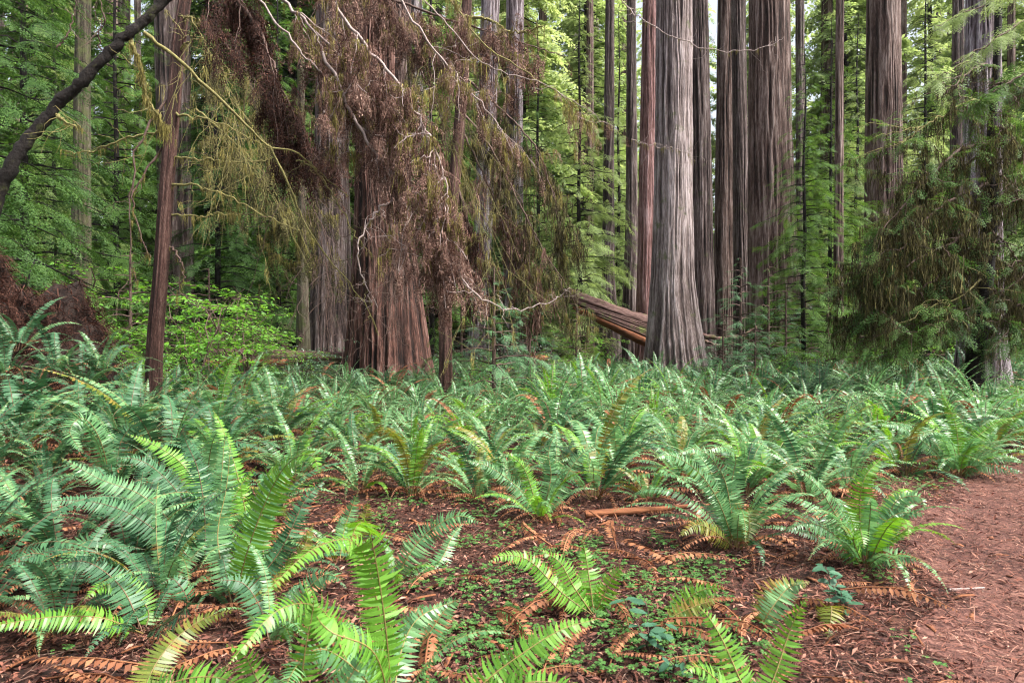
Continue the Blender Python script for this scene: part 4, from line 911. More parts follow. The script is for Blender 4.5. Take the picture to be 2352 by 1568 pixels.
# fresh green boughs reaching over the upper right, from a tree outside the frame
root = link('overhanging_bough', None, loc=P(2500, 60, 12)); ob = P(2500, 60, 12); tag(root, 'fresh green conifer bough hanging in the upper right corner', 'branch')
for i, q in enumerate(([(2500, 20, 12), (2400, 40, 11.7), (2300, 80, 11.4), (2200, 150, 11.2), (2140, 190, 11)], [(2500, 120, 12), (2400, 150, 11.6), (2300, 200, 11.3), (2240, 240, 11.2)], [(2500, -60, 12), (2380, -30, 11.8), (2280, 0, 11.6), (2150, 60, 11.4)])):
    a, C = limb(root, 'branch', q, .03, .006, None, seed=i, origin=ob); rg = np.random.default_rng(500+i)
    nd = bough_sprays(rg, C-ob, 0, 2, .55, 60); br = link('limb', a.mesh('limb', M['twig_brown']), root); link('needles', nd.mesh('needles', M['needle_far'] if i != 1 else M['needle']), br)

# ------------------------------------------------------------------ dead boughs hanging in the middle
def dead_bough(label, main, r0, nsub, sublen, sub_dir, spray, per, mat, strands=0, sln=.3, twig='twig_pale', seed=0, level=1, moss=0, loose=.1):
    rg = np.random.default_rng(600+seed); o0 = P(*main[0]); root = link('dead_bough', None, loc=o0); tag(root, label, 'branch')
    C = spline([P(*q) for q in main], 40); C[1:-1] += rg.normal(0, .012, (38, 3)); a = Acc(); tube(a, C-o0, np.linspace(r0, r0*.25, 40), 6, 0, .15, rg)
    subs = [C]
    for i in range(nsub):
        t = int(rg.uniform(3, 39)); e = C[t]; tan = norm(C[min(t+1, 39)]-C[t-1])
        d = norm(tan*.6+A(*sub_dir)*.8+rg.normal(0, .55, 3)); m = 9; L = sublen*rg.uniform(.4, 1.2)
        st = d*L/m+rg.normal(0, .18*L/m, (m, 3)); st[:, 2] -= np.linspace(0, .9, m)*L/m
        c = e+np.cumsum(np.vstack([np.zeros(3), st]), 0); tube(a, c-o0, np.linspace(r0*.38, .003, m+1), 4, 0, .1, rg); subs.append(c)
        for k in range(3):
            e2 = c[rg.integers(2, m)]; st = norm(d+rg.normal(0, .8, 3))*L*.07+rg.normal(0, .02, (6, 3)); c2 = e2+np.cumsum(np.vstack([np.zeros(3), st]), 0); tube(a, c2-o0, np.linspace(.005, .002, 7), 3)
            subs.append(c2)
    link('limb', a.mesh('limb', M[twig]), root)
    w = Acc()
    for k, c in enumerate(subs):
        n = per*2 if k == 0 else per
        if n: w.merge(bough_sprays(rg, c-o0, 0, level, spray, n, hang=True, spread=1.3, tmpl=SPH))
        if strands: w.merge(hang_strands(rg, c-o0, strands*(3 if k == 0 else 1), sln, .03+loose*.3))
    if w.n: link('withered_foliage', w.mesh('withered_foliage', M[mat]), root)
    if moss:
        mo = Acc()
        for c in subs[::2]: mo.merge(hang_strands(rg, c-o0, moss, .28, .015))
        link('moss', mo.mesh('moss', M['moss']), root)
    return root
dead_bough('dark red brown clump of withered boughs hanging left of the enormous trunk', [(460, -90, 9.5), (560, 20, 9.3), (620, 130, 9.1), (650, 230, 9), (660, 300, 9)], .03, 16, .8, (.1, -.3, -.8), .42, 6, 'wither_red', 3, .3, 'twig_brown', 1)
dead_bough('withered brown bough with pale bare limbs crossing the top of the photo', [(560, -90, 8.6), (680, 30, 8.4), (780, 130, 8.2), (850, 230, 8), (880, 330, 8)], .022, 18, .8, (.3, -.2, -.7), .34, 4, 'wither', 2, .25, 'twig_pale', 2, moss=10)
dead_bough('largest withered bough, a tangled brown mass in front of the enormous trunk', [(690, -90, 7.8), (820, 80, 7.6), (920, 200, 7.5), (990, 320, 7.4), (1025, 430, 7.3), (1020, 520, 7.3)], .022, 26, .62, (-.5, -.2, -.7), .30, 4, 'wither', 3, .26, 'twig_pale', 3, moss=6)
dead_bough('tangled withered bough ending in a pale bare curving tip', [(740, 120, 7.8), (830, 300, 7.6), (900, 400, 7.5), (970, 480, 7.4), (1010, 560, 7.4), (1030, 610, 7.4)], .02, 20, .55, (.1, -.2, -.6), .28, 4, 'wither', 3, .24, 'twig_pale', 4)
dead_bough('thin brown bough drooping across the twin lilac trunks', [(860, -90, 10), (980, 90, 9.8), (1060, 190, 9.7), (1130, 270, 9.6), (1180, 340, 9.6)], .018, 12, .7, (.1, -.2, -.6), .32, 2, 'wither', 2, .25, 'twig_pale', 5, moss=6)
dead_bough('sparse dead bough high between the lilac trunks and the straight dark trunk', [(980, -90, 11), (1100, 90, 11), (1200, 160, 11), (1290, 220, 11), (1360, 270, 11.2), (1430, 310, 11.3)], .014, 9, .7, (.2, 0, -.5), .30, 1, 'wither', 1, .25, 'twig_moss', 6, moss=6)
dead_bough('dark dead bough above the enormous trunk with hanging threads', [(760, -80, 12), (850, -20, 12), (960, 20, 12), (1080, 60, 12), (1200, 100, 12.2), (1300, 130, 12.3)], .03, 18, 1.1, (.1, 0, -.8), .45, 5, 'wither', 3, .4, 'twig_brown', 7, moss=10)
for i, (mp, lb) in enumerate([([(1040, 230, 16.5), (1120, 330, 16.2), (1180, 440, 16), (1230, 540, 15.8), (1290, 650, 15.6)], 'rusty drooping dead boughs running down toward the tip of the leaning log'),
                 ([(1060, 300, 16.8), (1110, 400, 16.5), (1150, 500, 16.2), (1180, 600, 16), (1200, 690, 16)], 'drooping dead boughs hanging in front of the twin lilac trunks'),
                 ([(1070, 180, 17), (1150, 250, 16.8), (1230, 340, 16.6), (1270, 450, 16.4), (1290, 560, 16.3)], 'dark dead boughs beside the pale green hemlock'),
                 ([(1050, 420, 16), (1070, 500, 15.8), (1080, 580, 15.7), (1095, 680, 15.7)], 'dead boughs hanging beside the thin bent trunk')]):
    dead_bough(lb, mp, .03, 15, 1.2, (.1, 0, -.8), .45, 2, ('moss_dark', 'wither', 'moss_dark', 'wither_red')[i], 2, .7, 'twig_brown', 10+i, moss=7)
dead_bough('mossy dead boughs hanging behind the thin red trunk and the broad-leaved shrub', [(480, 60, 18), (560, 150, 18), (640, 260, 18), (690, 380, 18), (720, 520, 18)], .035, 20, 1.8, (0, 0, -.5), .6, 2, 'moss_dark', 2, .6, 'twig_brown', 15, moss=14)
dead_bough('olive dead boughs between the thin red trunk and the wide shaded trunk', [(450, 250, 17), (540, 330, 17), (620, 420, 17), (680, 560, 17)], .03, 18, 1.6, (0, 0, -.5), .6, 2, 'moss_dark', 2, .6, 'twig_moss', 16, moss=14)
dead_bough('brown dead boughs in the upper middle beside the dark trunk', [(900, 60, 17), (960, 150, 17), (1010, 260, 17), (1030, 380, 17), (1040, 500, 17)], .03, 18, 1.4, (0, 0, -.7), .5, 2, 'moss_dark', 2, .6, 'twig_brown', 17, moss=8)
for k, (mp, tw_, L_, lb) in enumerate([([(700, -60, 9), (800, 120, 9), (860, 300, 8.9), (880, 480, 8.9)], 'twig_brown', 1.3, 'net of fine dark dead twigs in front of the upper half of the enormous trunk'),
        ([(960, 100, 12), (1030, 300, 12), (1090, 480, 12), (1140, 620, 12)], 'twig_moss', 1.6, 'fine mossy dead twigs hanging between the enormous trunk and the leaning log'),
        ([(620, 200, 10), (690, 380, 10), (740, 560, 10), (760, 700, 10)], 'twig_brown', 1.2, 'fine dead twigs hanging in front of the wide shaded trunk'),
        ([(440, 40, 11), (520, 200, 11), (560, 360, 11)], 'twig_moss', 1.4, 'fine mossy dead twigs right of the thin red trunk'),
        ([(900, 420, 8.5), (930, 540, 8.5), (900, 650, 8.5)], 'twig_brown', .9, 'fine dead twigs low in front of the enormous trunk')]):
    dead_bough(lb, mp, .012, 34, L_, (.0, -.1, -.5), .3, 0, 'wither', 0, .3, tw_, 30+k, moss=1 if k in (1, 3) else 0)
# bare limbs without foliage
for i, (q, r, mt, lb) in enumerate([([(1005, 520, 7.3), (1040, 600, 7.3), (1085, 665, 7.2), (1150, 705, 7.2), (1215, 708, 7.2), (1270, 690, 7.3), (1310, 660, 7.3)], .011, 'twig_pale', 'long bare pale limb curving down and up toward the leaning log'),
        ([(905, 455, 7.4), (870, 480, 7.3), (845, 515, 7.3), (822, 555, 7.2), (825, 610, 7.2), (845, 665, 7.2), (867, 707, 7.2)], .013, 'twig_pale', 'forked bare pale limb in front of the enormous trunk'),
        ([(1400, -30, 8.5), (1440, 15, 8.5), (1480, 50, 8.4), (1550, 85, 8.4), (1620, 112, 8.3), (1700, 115, 8.3), (1770, 105, 8.3), (1800, 85, 8.3)], .008, 'twig_pale', 'thin curved twig crossing in front of the tall trunks near the top'),
        ([(1450, 320, 9), (1500, 335, 9), (1560, 345, 9), (1600, 370, 9)], .005, 'twig_pale', 'fine twig crossing the middle of the pale grey trunk'),
        ([(960, -20, 8.8), (1040, 70, 8.8), (1120, 150, 8.8), (1230, 185, 8.8), (1330, 240, 8.8), (1420, 300, 8.9)], .009, 'twig_pale', 'long thin bare limb arching above the twin lilac trunks'),
        ([(680, 370, 8), (720, 385, 8), (760, 440, 8), (790, 490, 8), (830, 560, 8), (860, 590, 8)], .010, 'twig_moss', 'mossy bare limb dropping left of the enormous trunk'),
        ([(1060, 40, 12.5), (1120, 45, 12.4), (1180, 75, 12.4), (1250, 60, 12.3)], .03, 'twig_moss', 'thick mossy bare limb across the twin lilac trunks'),
        ([(560, -40, 8), (660, 80, 8), (720, 150, 8), (800, 200, 7.9), (870, 230, 7.9), (950, 240, 7.9)], .014, 'twig_pale', 'pale bare limb running through the top of the brown tangle')]):
    o0 = P(*q[0]); a, C = limb(None, '', q, r, r*.35, None, seed=20+i, origin=o0, n=36, wob=.013); rg = np.random.default_rng(700+i)
    for t in rg.integers(5, 35, 13):
        e = C[t]-o0; tw = e+np.cumsum(np.vstack([np.zeros(3), rg.normal(0, .022, (6, 3))+norm(A(*rg.normal(0, 1, 3)))*rg.uniform(.02, .06)]), 0); tube(a, tw, np.linspace(r*.35, .0015, 7), 3)
    root = link('bare_limb', None, loc=o0); tag(root, lb, 'branch'); link('bark', a.mesh('bark', M[mt]), root)
    link('moss', hang_strands(rg, C-o0, 40, .07 if r < .02 else .3, .004).mesh('moss', M['moss']), root)

# ------------------------------------------------------------------ leaning log, lying log, sticks, debris mound
def beam(acc, p, q, r0, r1, n=40, sides=22, squash=1.0, rough=.12, cut=None, mat=0, seed=0, ragged=.0, sag=0):
    """rough splintered beam from p to q; lengthwise grooves"""
    rg = np.random.default_rng(seed); s = np.linspace(0, 1, n); C = p+(q-p)*s[:, None]; C[:, 2] -= sag*np.sin(s*pi)
    T = norm(q-p); S = norm(np.cross(T, A(0, 0, 1))); U = np.cross(S, T); th = np.linspace(0, 1, sides, endpoint=False)
    TH, SS = np.meshgrid(th, s); g = vn(TH*sides/2, SS*3+seed, sides//2)-.5; g2 = vn(TH*6, SS*2+seed, 6)-.5; g3 = vn(TH*sides, SS*14+seed*3, sides)-.5
    r = (r0+(r1-r0)*s)[:, None]*(1+rough*2*g+rough*1.6*g2+rough*.7*g3)
    if ragged: r = r*np.clip((SS+.02-ragged*vn(TH*sides/2, TH*0+seed+3, sides//2))/.05, .12, 1)
    ang = TH*2*pi; V = C[:, None]+r[..., None]*(np.cos(ang)[..., None]*S+squash*np.sin(ang)[..., None]*U)
    i = np.arange(n-1)[:, None]*sides; j = np.arange(sides)[None]; j2 = (j+1) % sides; off = acc.n
    acc.add(V.reshape(-1, 3), np.stack([i+j, i+j2, i+sides+j2, i+sides+j], -1).reshape(-1, 4), mat)
    for k, e in ((0, V[0]), (n-1, V[-1])):
        c = e.mean(0); acc.add(np.vstack([c, e]), np.stack([np.zeros(sides, int), 1+np.arange(sides), 1+(np.arange(sides)+1) % sides], 1), mat)
    return acc
lo = P(1560, 800, 25); root = link('leaning_log', None, loc=lo); tag(root, 'broken fallen log propped behind the pale grey trunk, its splintered end in the air', 'log')
p, q = P(1285, 668, 23.5), P(1530, 768, 24.2)
a = Acc(); beam(a, p-lo, q-lo, .26, .46, squash=.85, seed=1, ragged=.10, n=60, sides=40, rough=.16); link('bark', a.mesh('bark', M['log_bark']), root)
a = Acc()
for k in range(7):
    rg = np.random.default_rng(k); beam(a, P(1310+k*9, 688+k*5+rg.normal(0, 2), 23.1)-lo, P(1520, 756+k*5, 23.75)-lo, .035, .05, n=20, sides=8, rough=.3, seed=k, ragged=.12)
link('splinter', a.mesh('splinter', M['log_bark']), root)
a = Acc(); beam(a, P(1345, 704, 23.4)-lo, P(1530, 786, 24.1)-lo, .13, .20, squash=.6, seed=5, ragged=.05, sides=24); link('split_wood', a.mesh('split_wood', M['log_wood']), root)
a = Acc(); beam(a, P(1316, 705, 23.1)-lo, P(1525, 806, 23.9)-lo, .14, .26, squash=.7, seed=7, ragged=.06, sides=28, rough=.08); link('plank', a.mesh('plank', M['log_wood']), root)
# needle duff on top
rg = np.random.default_rng(2); n = 2600; s = rg.random(n); pos = p+(q-p)*s[:, None]+np.stack([rg.normal(0, .05, n), rg.normal(0, .10, n), np.interp(s, [0, 1], [.15, .26])+rg.normal(0, .012, n)], 1)-lo
tw = Acc(); tw.add(np.array([[0, -.06, 0], [1, -.05, .02], [1, .05, .02], [0, .06, 0]]), [[0, 1, 2, 3]])
X = rg.normal(0, 1, (n, 3)); X[:, 2] *= .3
link('needle_duff', stamp(tw, frames(X, scale=rg.uniform(.05, .13, n)), pos).mesh('needle_duff', M['wither_red']), root)

root = link('fallen_branch', None, loc=P(1615, 775, 24)); fb = P(1615, 775, 24); tag(root, 'thick fallen branch curving up to the right of the pale grey trunk', 'branch')
for nm, q_, r in (('limb', [(1590, 765, 24.2), (1625, 772, 24), (1660, 778, 24), (1700, 772, 24), (1730, 758, 24), (1750, 745, 24)], .10), ('limb', [(1590, 790, 24), (1620, 785, 23.8), (1650, 792, 23.8), (1690, 790, 23.8)], .07)):
    a, C = limb(root, nm, q_, r, r*.4, None, seed=4, origin=fb); link(nm, a.mesh(nm, M['log_bark']), root)

def ground_log(label, p, q, r0, r1, mat, seed, name='fallen_log', cat='log', **kw):
    c = (p+q)/2; a = Acc(); beam(a, p-c, q-c, r0, r1, seed=seed, **kw); o = link(name, a.mesh(name, mat), loc=c); tag(o, label, cat); return o
gp = lambda px, py, up=0: G(px, py)+A(0, 0, up)
ground_log('long dark log lying level behind the ferns left of the enormous trunk', P(425, 816, 19), P(790, 822, 20), .18, .2, M['log_bark'], 3, sides=30, n=60)
ground_log('paler barkless log lying just below the long dark log', P(470, 836, 17), P(660, 832, 17.4), .10, .09, M['log_wood'], 4, sides=20)
ground_log('small orange brown log end showing above the ferns near the middle', P(1218, 822, 19), P(1256, 822, 19.3), .07, .09, M['log_wood'], 5, sides=20, rough=.2)
ground_log('reddish brown branch lying on the litter between two sword ferns', gp(1345, 1192, .04), gp(1580, 1175, .05), .035, .02, M['log_wood'], 6, name='fallen_branch', cat='branch', sides=14, n=30, rough=.2)
ground_log('short orange brown stick in the dark ferns at lower left', gp(215, 1325, .08), gp(275, 1300, .12), .022, .016, M['log_wood'], 8, name='stick', cat='stick', sides=10, n=14)
ground_log('slim pale stick lying on the trail', gp(2180, 1362, .02), gp(2260, 1360, .03), .009, .006, M['twig_pale'], 9, name='stick', cat='stick', sides=8, n=14)

# debris mound (root wad) on the left
rg = np.random.default_rng(12); mc = P(60, 800, 9.5); mc[2] = float(ground_h(mc[0], mc[1])); root = link('debris_mound', None, loc=mc); tag(root, 'dark mound of brown needles, roots and soil at the left margin', 'mound')
nu, nv = 90, 40; U_, V_ = np.meshgrid(np.linspace(0, 2*pi, nu, endpoint=False), np.linspace(0, pi/2, nv)); 
rr = 1+.55*(vn(U_/(2*pi)*9, V_*4, 9)-.5)+.22*(vn(U_/(2*pi)*26, V_*12, 26)-.5)
V = np.stack([1.75*rr*np.cos(U_)*np.cos(V_)-.5, 1.2*rr*np.sin(U_)*np.cos(V_), 2.3*rr*np.sin(V_)**.9*(1-.16*np.cos(U_)*np.cos(V_))-.1], -1)
i = np.arange(nv-1)[:, None]*nu; j = np.arange(nu)[None]; j2 = (j+1) % nu; a = Acc(); a.add(V.reshape(-1, 3), np.stack([i+j, i+j2, i+nu+j2, i+nu+j], -1).reshape(-1, 4)); link('soil', a.mesh('soil', M['soil']), root)
n = 26000; ii = rg.integers(0, nv-1, n); jj = rg.integers(0, nu, n); pos = V[ii, jj]+rg.normal(0, .04, (n, 3)); out = norm(V[ii, jj]*A(1, 1, .6)); pos = pos+out*.03
X = norm(A(.55, -.1, -.55)+rg.normal(0, .5, (n, 3)))
d = Acc(); which = rg.integers(0, 3, n)
d.merge(stamp(tw, frames(X[which < 2], roll=rg.uniform(0, 3, (which < 2).sum()), scale=rg.uniform(.04, .14, (which < 2).sum())), pos[which < 2]))
w2 = np.where(which == 2)[0][:4000]; d.merge(stamp(SPH[0], frames(X[w2], scale=rg.uniform(.12, .32, len(w2))), pos[w2]))
link('withered_needles', d.mesh('withered_needles', M['wither_red']), root)
for k in range(14):
    e = V[rg.integers(4, 30), rg.integers(0, nu)]; c = e+np.cumsum(np.vstack([np.zeros(3), norm(A(rg.normal(.3, .5), -.4, rg.normal(-.2, .4)))*.09+rg.normal(0, .04, (8, 3))]), 0); a = Acc(); tube(a, c, np.linspace(.016, .004, 9), 5, 0, .1, rg); link('root', a.mesh('root', M['twig_brown']), root)

for k, (px, py, D) in enumerate([(10, 800, 8.0), (70, 845, 8.1), (130, 800, 8.3), (190, 835, 8.4), (235, 800, 8.9), (40, 740, 8.5)]):
    q = P(px, py, D); q[2] = max(q[2]-.35, float(ground_h(q[0], q[1]))); root = link('sword_fern', None, loc=q, rz=k*1.3)
    tag(root, 'dark sword fern growing against the front of the brown debris mound', 'fern', 'ferns against the debris mound'); fern_parts(root, np.random.default_rng(800+k), 13, .9, {DP: 3, MD: 1}, 4)
# ------------------------------------------------------------------ place the fern bed
rng = np.random.default_rng(44)
keep = [p for p in beds if all((p[0]-t[0])**2+(p[1]-t[1])**2 > (t[2]+.25)**2 for t in TREE_XY) and not ((p[0]-mc[0]+.5)**2/3.2+(p[1]-mc[1])**2/1.6 < 1)]
vis = lambda p: abs(to_px(p)[0]-1176) < 1330
keep = [p for p in keep if vis(p)]; keep.sort(key=lambda p: p[1])
INDIV = 275
rest = Acc()
for i, p in enumerate(keep):
    px, py = to_px(p); sd_, row = zone(px, py)
    size = rng.choice([.6, .8, .95, 1.1, 1.25], p=[.12, .23, .3, .23, .12])*rng.uniform(.92, 1.08)*(.8 if p[1] < 5.5 else 1.0)
    if px < 420: size *= 1.1
    if 700 < px < 1260 and py > 960: size *= .8
    lab = 'sword fern, %s, %s' % (row, sd_)
    if i < 95:
        root = link('sword_fern', None, loc=p, rz=rng.uniform(0, 6.28)); tag(root, lab, 'fern', 'sword ferns, '+row+' '+sd_)
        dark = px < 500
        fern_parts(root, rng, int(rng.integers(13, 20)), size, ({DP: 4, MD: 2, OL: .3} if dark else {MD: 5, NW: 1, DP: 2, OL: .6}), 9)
    elif i < INDIV:
        me = FERN_FAR_ME[int(rng.integers(7))] if rng.random() < .8 else FERN_BRIGHT_ME[int(rng.integers(3))]
        o = link('sword_fern', me, loc=p, rz=rng.uniform(0, 6.28), sc=size); tag(o, lab, 'fern', 'sword ferns, '+row+' '+sd_)
    else:
        a_ = rng.uniform(0, 6.28); m3 = np.array([[math.cos(a_), -math.sin(a_), 0], [math.sin(a_), math.cos(a_), 0], [0, 0, 1]])*size
        rest.merge(stamp(FERN_FAR[int(rng.integers(7))], m3[None], A(*p)[None]))
# farther fern cover, up to the trunks and beyond
for i in range(420):
    y = rng.uniform(19, 36); x = rng.uniform(-.85, .85)*y
    if any((x-t[0])**2+(y-t[1])**2 < (t[2]+.3)**2 for t in TREE_XY): continue
    a_ = rng.uniform(0, 6.28); s = rng.uniform(.6, .95); m3 = np.array([[math.cos(a_), -math.sin(a_), 0], [math.sin(a_), math.cos(a_), 0], [0, 0, 1]])*s
    rest.merge(stamp(FERN_FAR[int(rng.integers(7))], m3[None], A(x, y, float(ground_h(x, y)))[None]))
o = link('fern_cover', rest.mesh('fern_cover', [M['fern_mid'], M['fern_deep'], M['fern_dead'], M['stipe_dark']])); o["kind"] = "stuff"; tag(o, 'unbroken cover of sword ferns reaching back to the feet of the trunks', 'ferns')

# ------------------------------------------------------------------ seedlings with oval leaves
def seedling(label, base, h, nl, seed, leaf=.075):
    rg = np.random.default_rng(seed); b = G(*base); root = link('oval_leaved_seedling', None, loc=b); tag(root, label, 'plant'); w = Acc(); pos = []; X = []
    for k in range(4):
        az = rg.uniform(0, 2*pi); m = 8; s = np.linspace(0, 1, m)[:, None]; c = A(math.cos(az), math.sin(az), 0)*.45*h*s**1.2+A(0, 0, h)*s*rg.uniform(.6, 1); c[1:] += rg.normal(0, .008, (m-1, 3)); tube(w, c, np.linspace(.004, .002, m), 4)
        for j in range(nl//4):
            t = 2+int(rg.integers(0, 6)); a2 = rg.uniform(0, 2*pi); pos.append(c[t]); X.append([math.cos(a2), math.sin(a2), rg.normal(-.05, .25)])
    link('stem', w.mesh('stem', M['twig_brown']), root)
    X = np.array(X); pos = np.array(pos)
    for k in range(len(X)):
        link('leaf', stamp(leaf_template(.5, .05), frames(X[k:k+1], roll=rg.normal(0, .3, 1), scale=[leaf*rg.uniform(.75, 1.2)]), pos[k:k+1]).mesh('leaf', M['salal']), root)
seedling('young plant with oval bluish leaves on the litter beside the blurred pale fern', (1490, 1500), .26, 28, 1, .075)
seedling('plant with oval dull green leaves at the trail edge under the tall vase shaped fern', (1945, 1415), .28, 44, 2, .08)
seedling('small oval-leaved plant close to the bottom edge of the photo', (1560, 1560), .14, 12, 3, .06)

# ------------------------------------------------------------------ litter, sorrel, needles on the ground (uncountable)
rng = np.random.default_rng(8)
def scatter(n, ymin=1.6, ymax=9, power=1.0):
    y = ymin+(ymax-ymin)*rng.random(n)**power; x = rng.uniform(-.85, .85, n)*y; return x, y
# flakes: dead leaflets
x, y = scatter(52000, 1.8, 11, 1.15); pm = path_mask(x, y); k = (pm < .5) | (rng.random(len(x)) < .45); x, y = x[k], y[k]; n = len(x)
z = ground_h(x, y)+.008+.018*rng.random(n)
fl = Acc(); fl.add(np.array([[0, 0, 0], [.5, .13, .12], [1, 0, 0], [.5, -.13, .12]]), [[0, 1, 2, 3]])
X = np.stack([rng.normal(0, 1, n), rng.normal(0, 1, n), rng.normal(0, .25, n)], 1)
lit = stamp(fl, frames(X, roll=rng.normal(0, .5, n), scale=rng.uniform(.02, .07, n)), np.stack([x, y, z], 1))
# shed needle sprays
x, y = scatter(1500, 1.8, 9); k = path_mask(x, y) < .9; x, y = x[k], y[k]; n = len(x)
X = np.stack([rng.normal(0, 1, n), rng.normal(0, 1, n), rng.normal(0, .1, n)], 1)
lit.merge(stamp(SP[1][0], frames(X, scale=rng.uniform(.10, .22, n)), np.stack([x, y, ground_h(x, y)+.03], 1)))
# thin curved twigs
for _ in range(1500):
    x0, y0 = scatter(1, 1.8, 9); a_ = rng.uniform(0, 6.28); L = rng.uniform(.08, .5); m = 7; cv = rng.normal(0, .7)
    aa = a_+cv*np.linspace(0, 1, m); px_ = x0+np.cumsum(np.cos(aa))*L/m; py_ = y0+np.cumsum(np.sin(aa))*L/m
    tube(lit, np.stack([px_, py_, ground_h(px_, py_)+.02+rng.normal(0, .006, m)], 1), rng.uniform(.001, .0032), 4, 1)
o = link('forest_litter', lit.mesh('forest_litter', [M['litter'], M['twig_litter']])); o["kind"] = "stuff"; tag(o, 'brown leaf litter, needles and fine twigs covering the forest floor', 'litter')
# long fine needles on the trail
n = 34000; y = rng.uniform(1.8, 9.5, n); x = path_edge(y)+rng.uniform(-.5, 3.2, n); z = ground_h(x, y)+.022+.01*rng.random(n)
nd = Acc(); nd.add(np.array([[0, -.022, 0], [.5, -.022, .05], [1, -.015, 0], [1, .015, 0], [.5, .022, .05], [0, .022, 0]]), [[0, 1, 4, 5], [1, 2, 3, 4]])
X = np.stack([rng.normal(0, 1, n), rng.normal(0, .7, n), rng.normal(0, .06, n)], 1)
o = link('needle_litter', stamp(nd, frames(X, scale=rng.uniform(.03, .10, n)), np.stack([x, y, z], 1)).mesh('needle_litter', M['litter'])); o["kind"] = "stuff"; tag(o, 'reddish needles and bark shreds strewn over the trail', 'litter')
# sorrel: three folded heart leaflets on a stalk
so = Acc()
for k in range(3):
    a_ = k*2*pi/3; c, s_ = math.cos(a_), math.sin(a_); rot = np.array([[c, -s_, 0], [s_, c, 0], [0, 0, 1]])
    v = np.array([[0, 0, 0], [.5, .5, -.08], [.95, .42, -.12], [.85, 0, .05], [.95, -.42, -.12], [.5, -.5, -.08]])
    so.add(v@rot.T, [[0, 3, 2, 1], [0, 5, 4, 3]])
cl = []
tr = 0
while len(cl) < 7000 and tr < 200000:
    tr += 1; y0 = 2.0+6.8*rng.random(); x0 = rng.uniform(-.8, .8)*y0
    if path_mask(x0, y0) > .2: continue
    d = vn(x0*1.1+7, y0*1.1+31)*.35+vn(x0*3.5+1, y0*3.5+3)*.45+.2*vn(x0*9, y0*9)
    px, py = to_px((x0, y0, 0)); bonus = .07 if (850 < px < 1800 and py > 1200) else 0
    if rng.random() < np.clip((d-.54+bonus)*4, 0, 1): cl.append((x0, y0))
cl = np.array(cl); n = len(cl); a_ = rng.uniform(0, 6.28, n)
Xs = np.stack([np.cos(a_), np.sin(a_), rng.normal(0, .15, n)], 1)
o = link('sorrel_cover', stamp(so, frames(Xs, roll=rng.normal(0, .2, n), scale=rng.uniform(.010, .023, n)), np.stack([cl[:, 0], cl[:, 1], ground_h(cl[:, 0], cl[:, 1])+.03+.035*rng.random(n)], 1)).mesh('sorrel_cover', M['sorrel'])); o["kind"] = "stuff"; tag(o, 'patches of small three-leaved redwood sorrel on the forest floor', 'ground cover')


# ------------------------------------------------------------------ unseen conifer added beside the viewer to shade the ferns on the left
sh = A(-3.6, -1.2, 0); sh[2] = float(ground_h(sh[0], sh[1])); root = link('conifer_tree', None, loc=sh); tag(root, 'tall unseen conifer added beside the viewer, its high boughs shading the ferns on the left', 'tree')
w, c = conifer(seed=900, H_=19, Rr=7.5, nb=60, level=1, z0=.40, r0=.3, size=.62, per=22, droop=.12, up=.22)
link('trunk', w.mesh('trunk', M['bark_thin']), root); link('crown', c.mesh('crown', M['needle']), root)
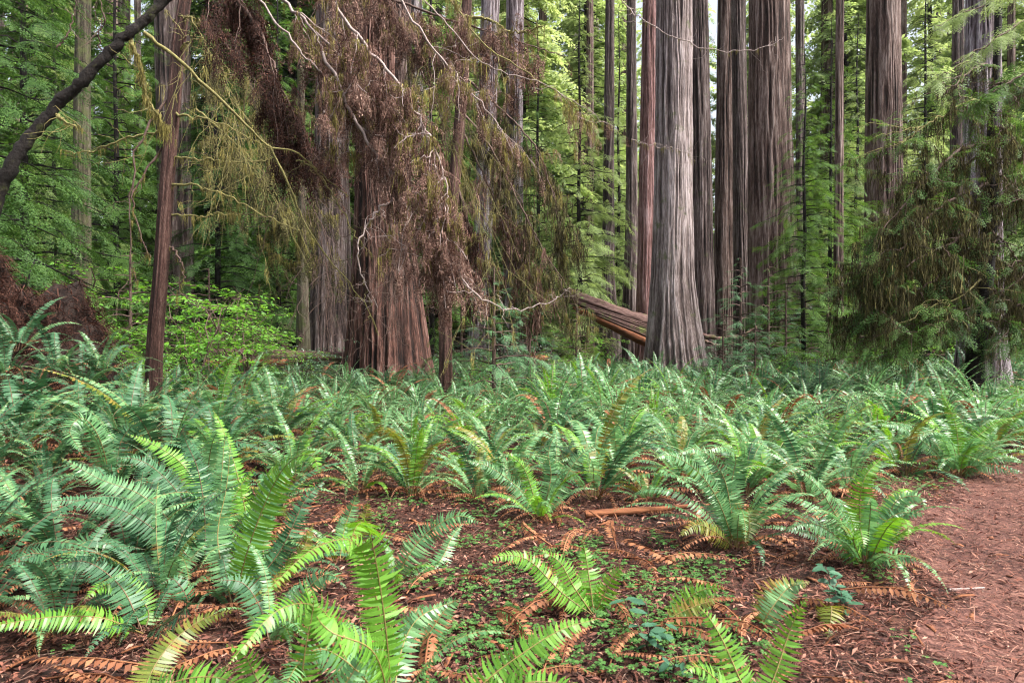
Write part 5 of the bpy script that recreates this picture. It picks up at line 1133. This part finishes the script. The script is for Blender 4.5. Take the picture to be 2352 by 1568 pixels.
# broken bark, cones and dead fronds lying about
rng = np.random.default_rng(99); acc = Acc()
for _ in range(520):
    y0 = 1.9+5.5*rng.random(); x0 = rng.uniform(-.82, .82)*y0; 
    if path_mask(x0, y0) > .5 and rng.random() < .8: continue
    a_ = rng.uniform(0, 6.28); L = rng.uniform(.04, .2); d = A(math.cos(a_), math.sin(a_), rng.normal(0, .15)); z0 = float(ground_h(x0, y0))+.015
    w_ = rng.uniform(.006, .018); n_ = A(-d[1], d[0], 0)*w_; p0 = A(x0, y0, z0); p1 = p0+d*L*.5+A(0, 0, .008); p2 = p0+d*L; t_ = A(0, 0, -.006)
    acc.add([p0-n_, p0+n_*.7, p1+n_, p1-n_*.8, p2+n_*.5, p2-n_*.6, p0-n_+t_, p0+n_*.7+t_, p1+n_+t_, p1-n_*.8+t_, p2+n_*.5+t_, p2-n_*.6+t_],
            [[0, 1, 2, 3], [3, 2, 4, 5], [7, 6, 9, 8], [8, 9, 11, 10], [0, 3, 9, 6], [3, 5, 11, 9], [2, 1, 7, 8], [4, 2, 8, 10], [1, 0, 6, 7], [5, 4, 10, 11]])
for _ in range(260):
    y0 = 2.2+6.5*rng.random(); x0 = rng.uniform(-.8, .8)*y0
    if path_mask(x0, y0) > .1: continue
    a_ = rng.uniform(0, 6.28); X = A(math.cos(a_), math.sin(a_), .25); fl_ = frond(np.stack([np.linspace(0, .55, 14), .06*np.sin(np.linspace(0, 3, 14)), .05*np.sin(np.linspace(0, 3, 14))], 1), A(0, 1, 0), .05, 20, 1, droop=.4, curl=.3)
    fr = stamp(fl_, frames(A(math.cos(a_), math.sin(a_), .03)[None], roll=rng.normal(0, .3, 1), scale=[rng.uniform(.6, 1.3)]), A(x0, y0, float(ground_h(x0, y0))+.03)[None])
    acc.merge(fr, 1)
o = link('bark_litter', acc.mesh('bark_litter', [M['log_wood'], M['fern_dead']])); o["kind"] = "stuff"; tag(o, 'bark shreds and dead fern fronds scattered on the litter', 'litter')

# ------------------------------------------------------------------ forest air
m, nt, N, L = new_mat('haze'); pv = N.new("ShaderNodeVolumePrincipled"); pv.inputs["Color"].default_value = (.96, .98, .95, 1); pv.inputs["Density"].default_value = .00012; pv.inputs["Anisotropy"].default_value = .2
o_ = N.new("ShaderNodeOutputMaterial"); L.new(pv.outputs[0], o_.inputs[1])
a = Acc(); a.add([[x, y, z] for z in (-2, 62) for x, y in ((-125, -14), (125, -14), (125, 118), (-125, 118))], [[3, 2, 1, 0], [4, 5, 6, 7], [0, 1, 5, 4], [1, 2, 6, 5], [2, 3, 7, 6], [3, 0, 4, 7]])
o = link('haze', a.mesh('haze', m, smooth=False)); o["kind"] = "stuff"; tag(o, 'thin pale air between the far trees', 'haze')
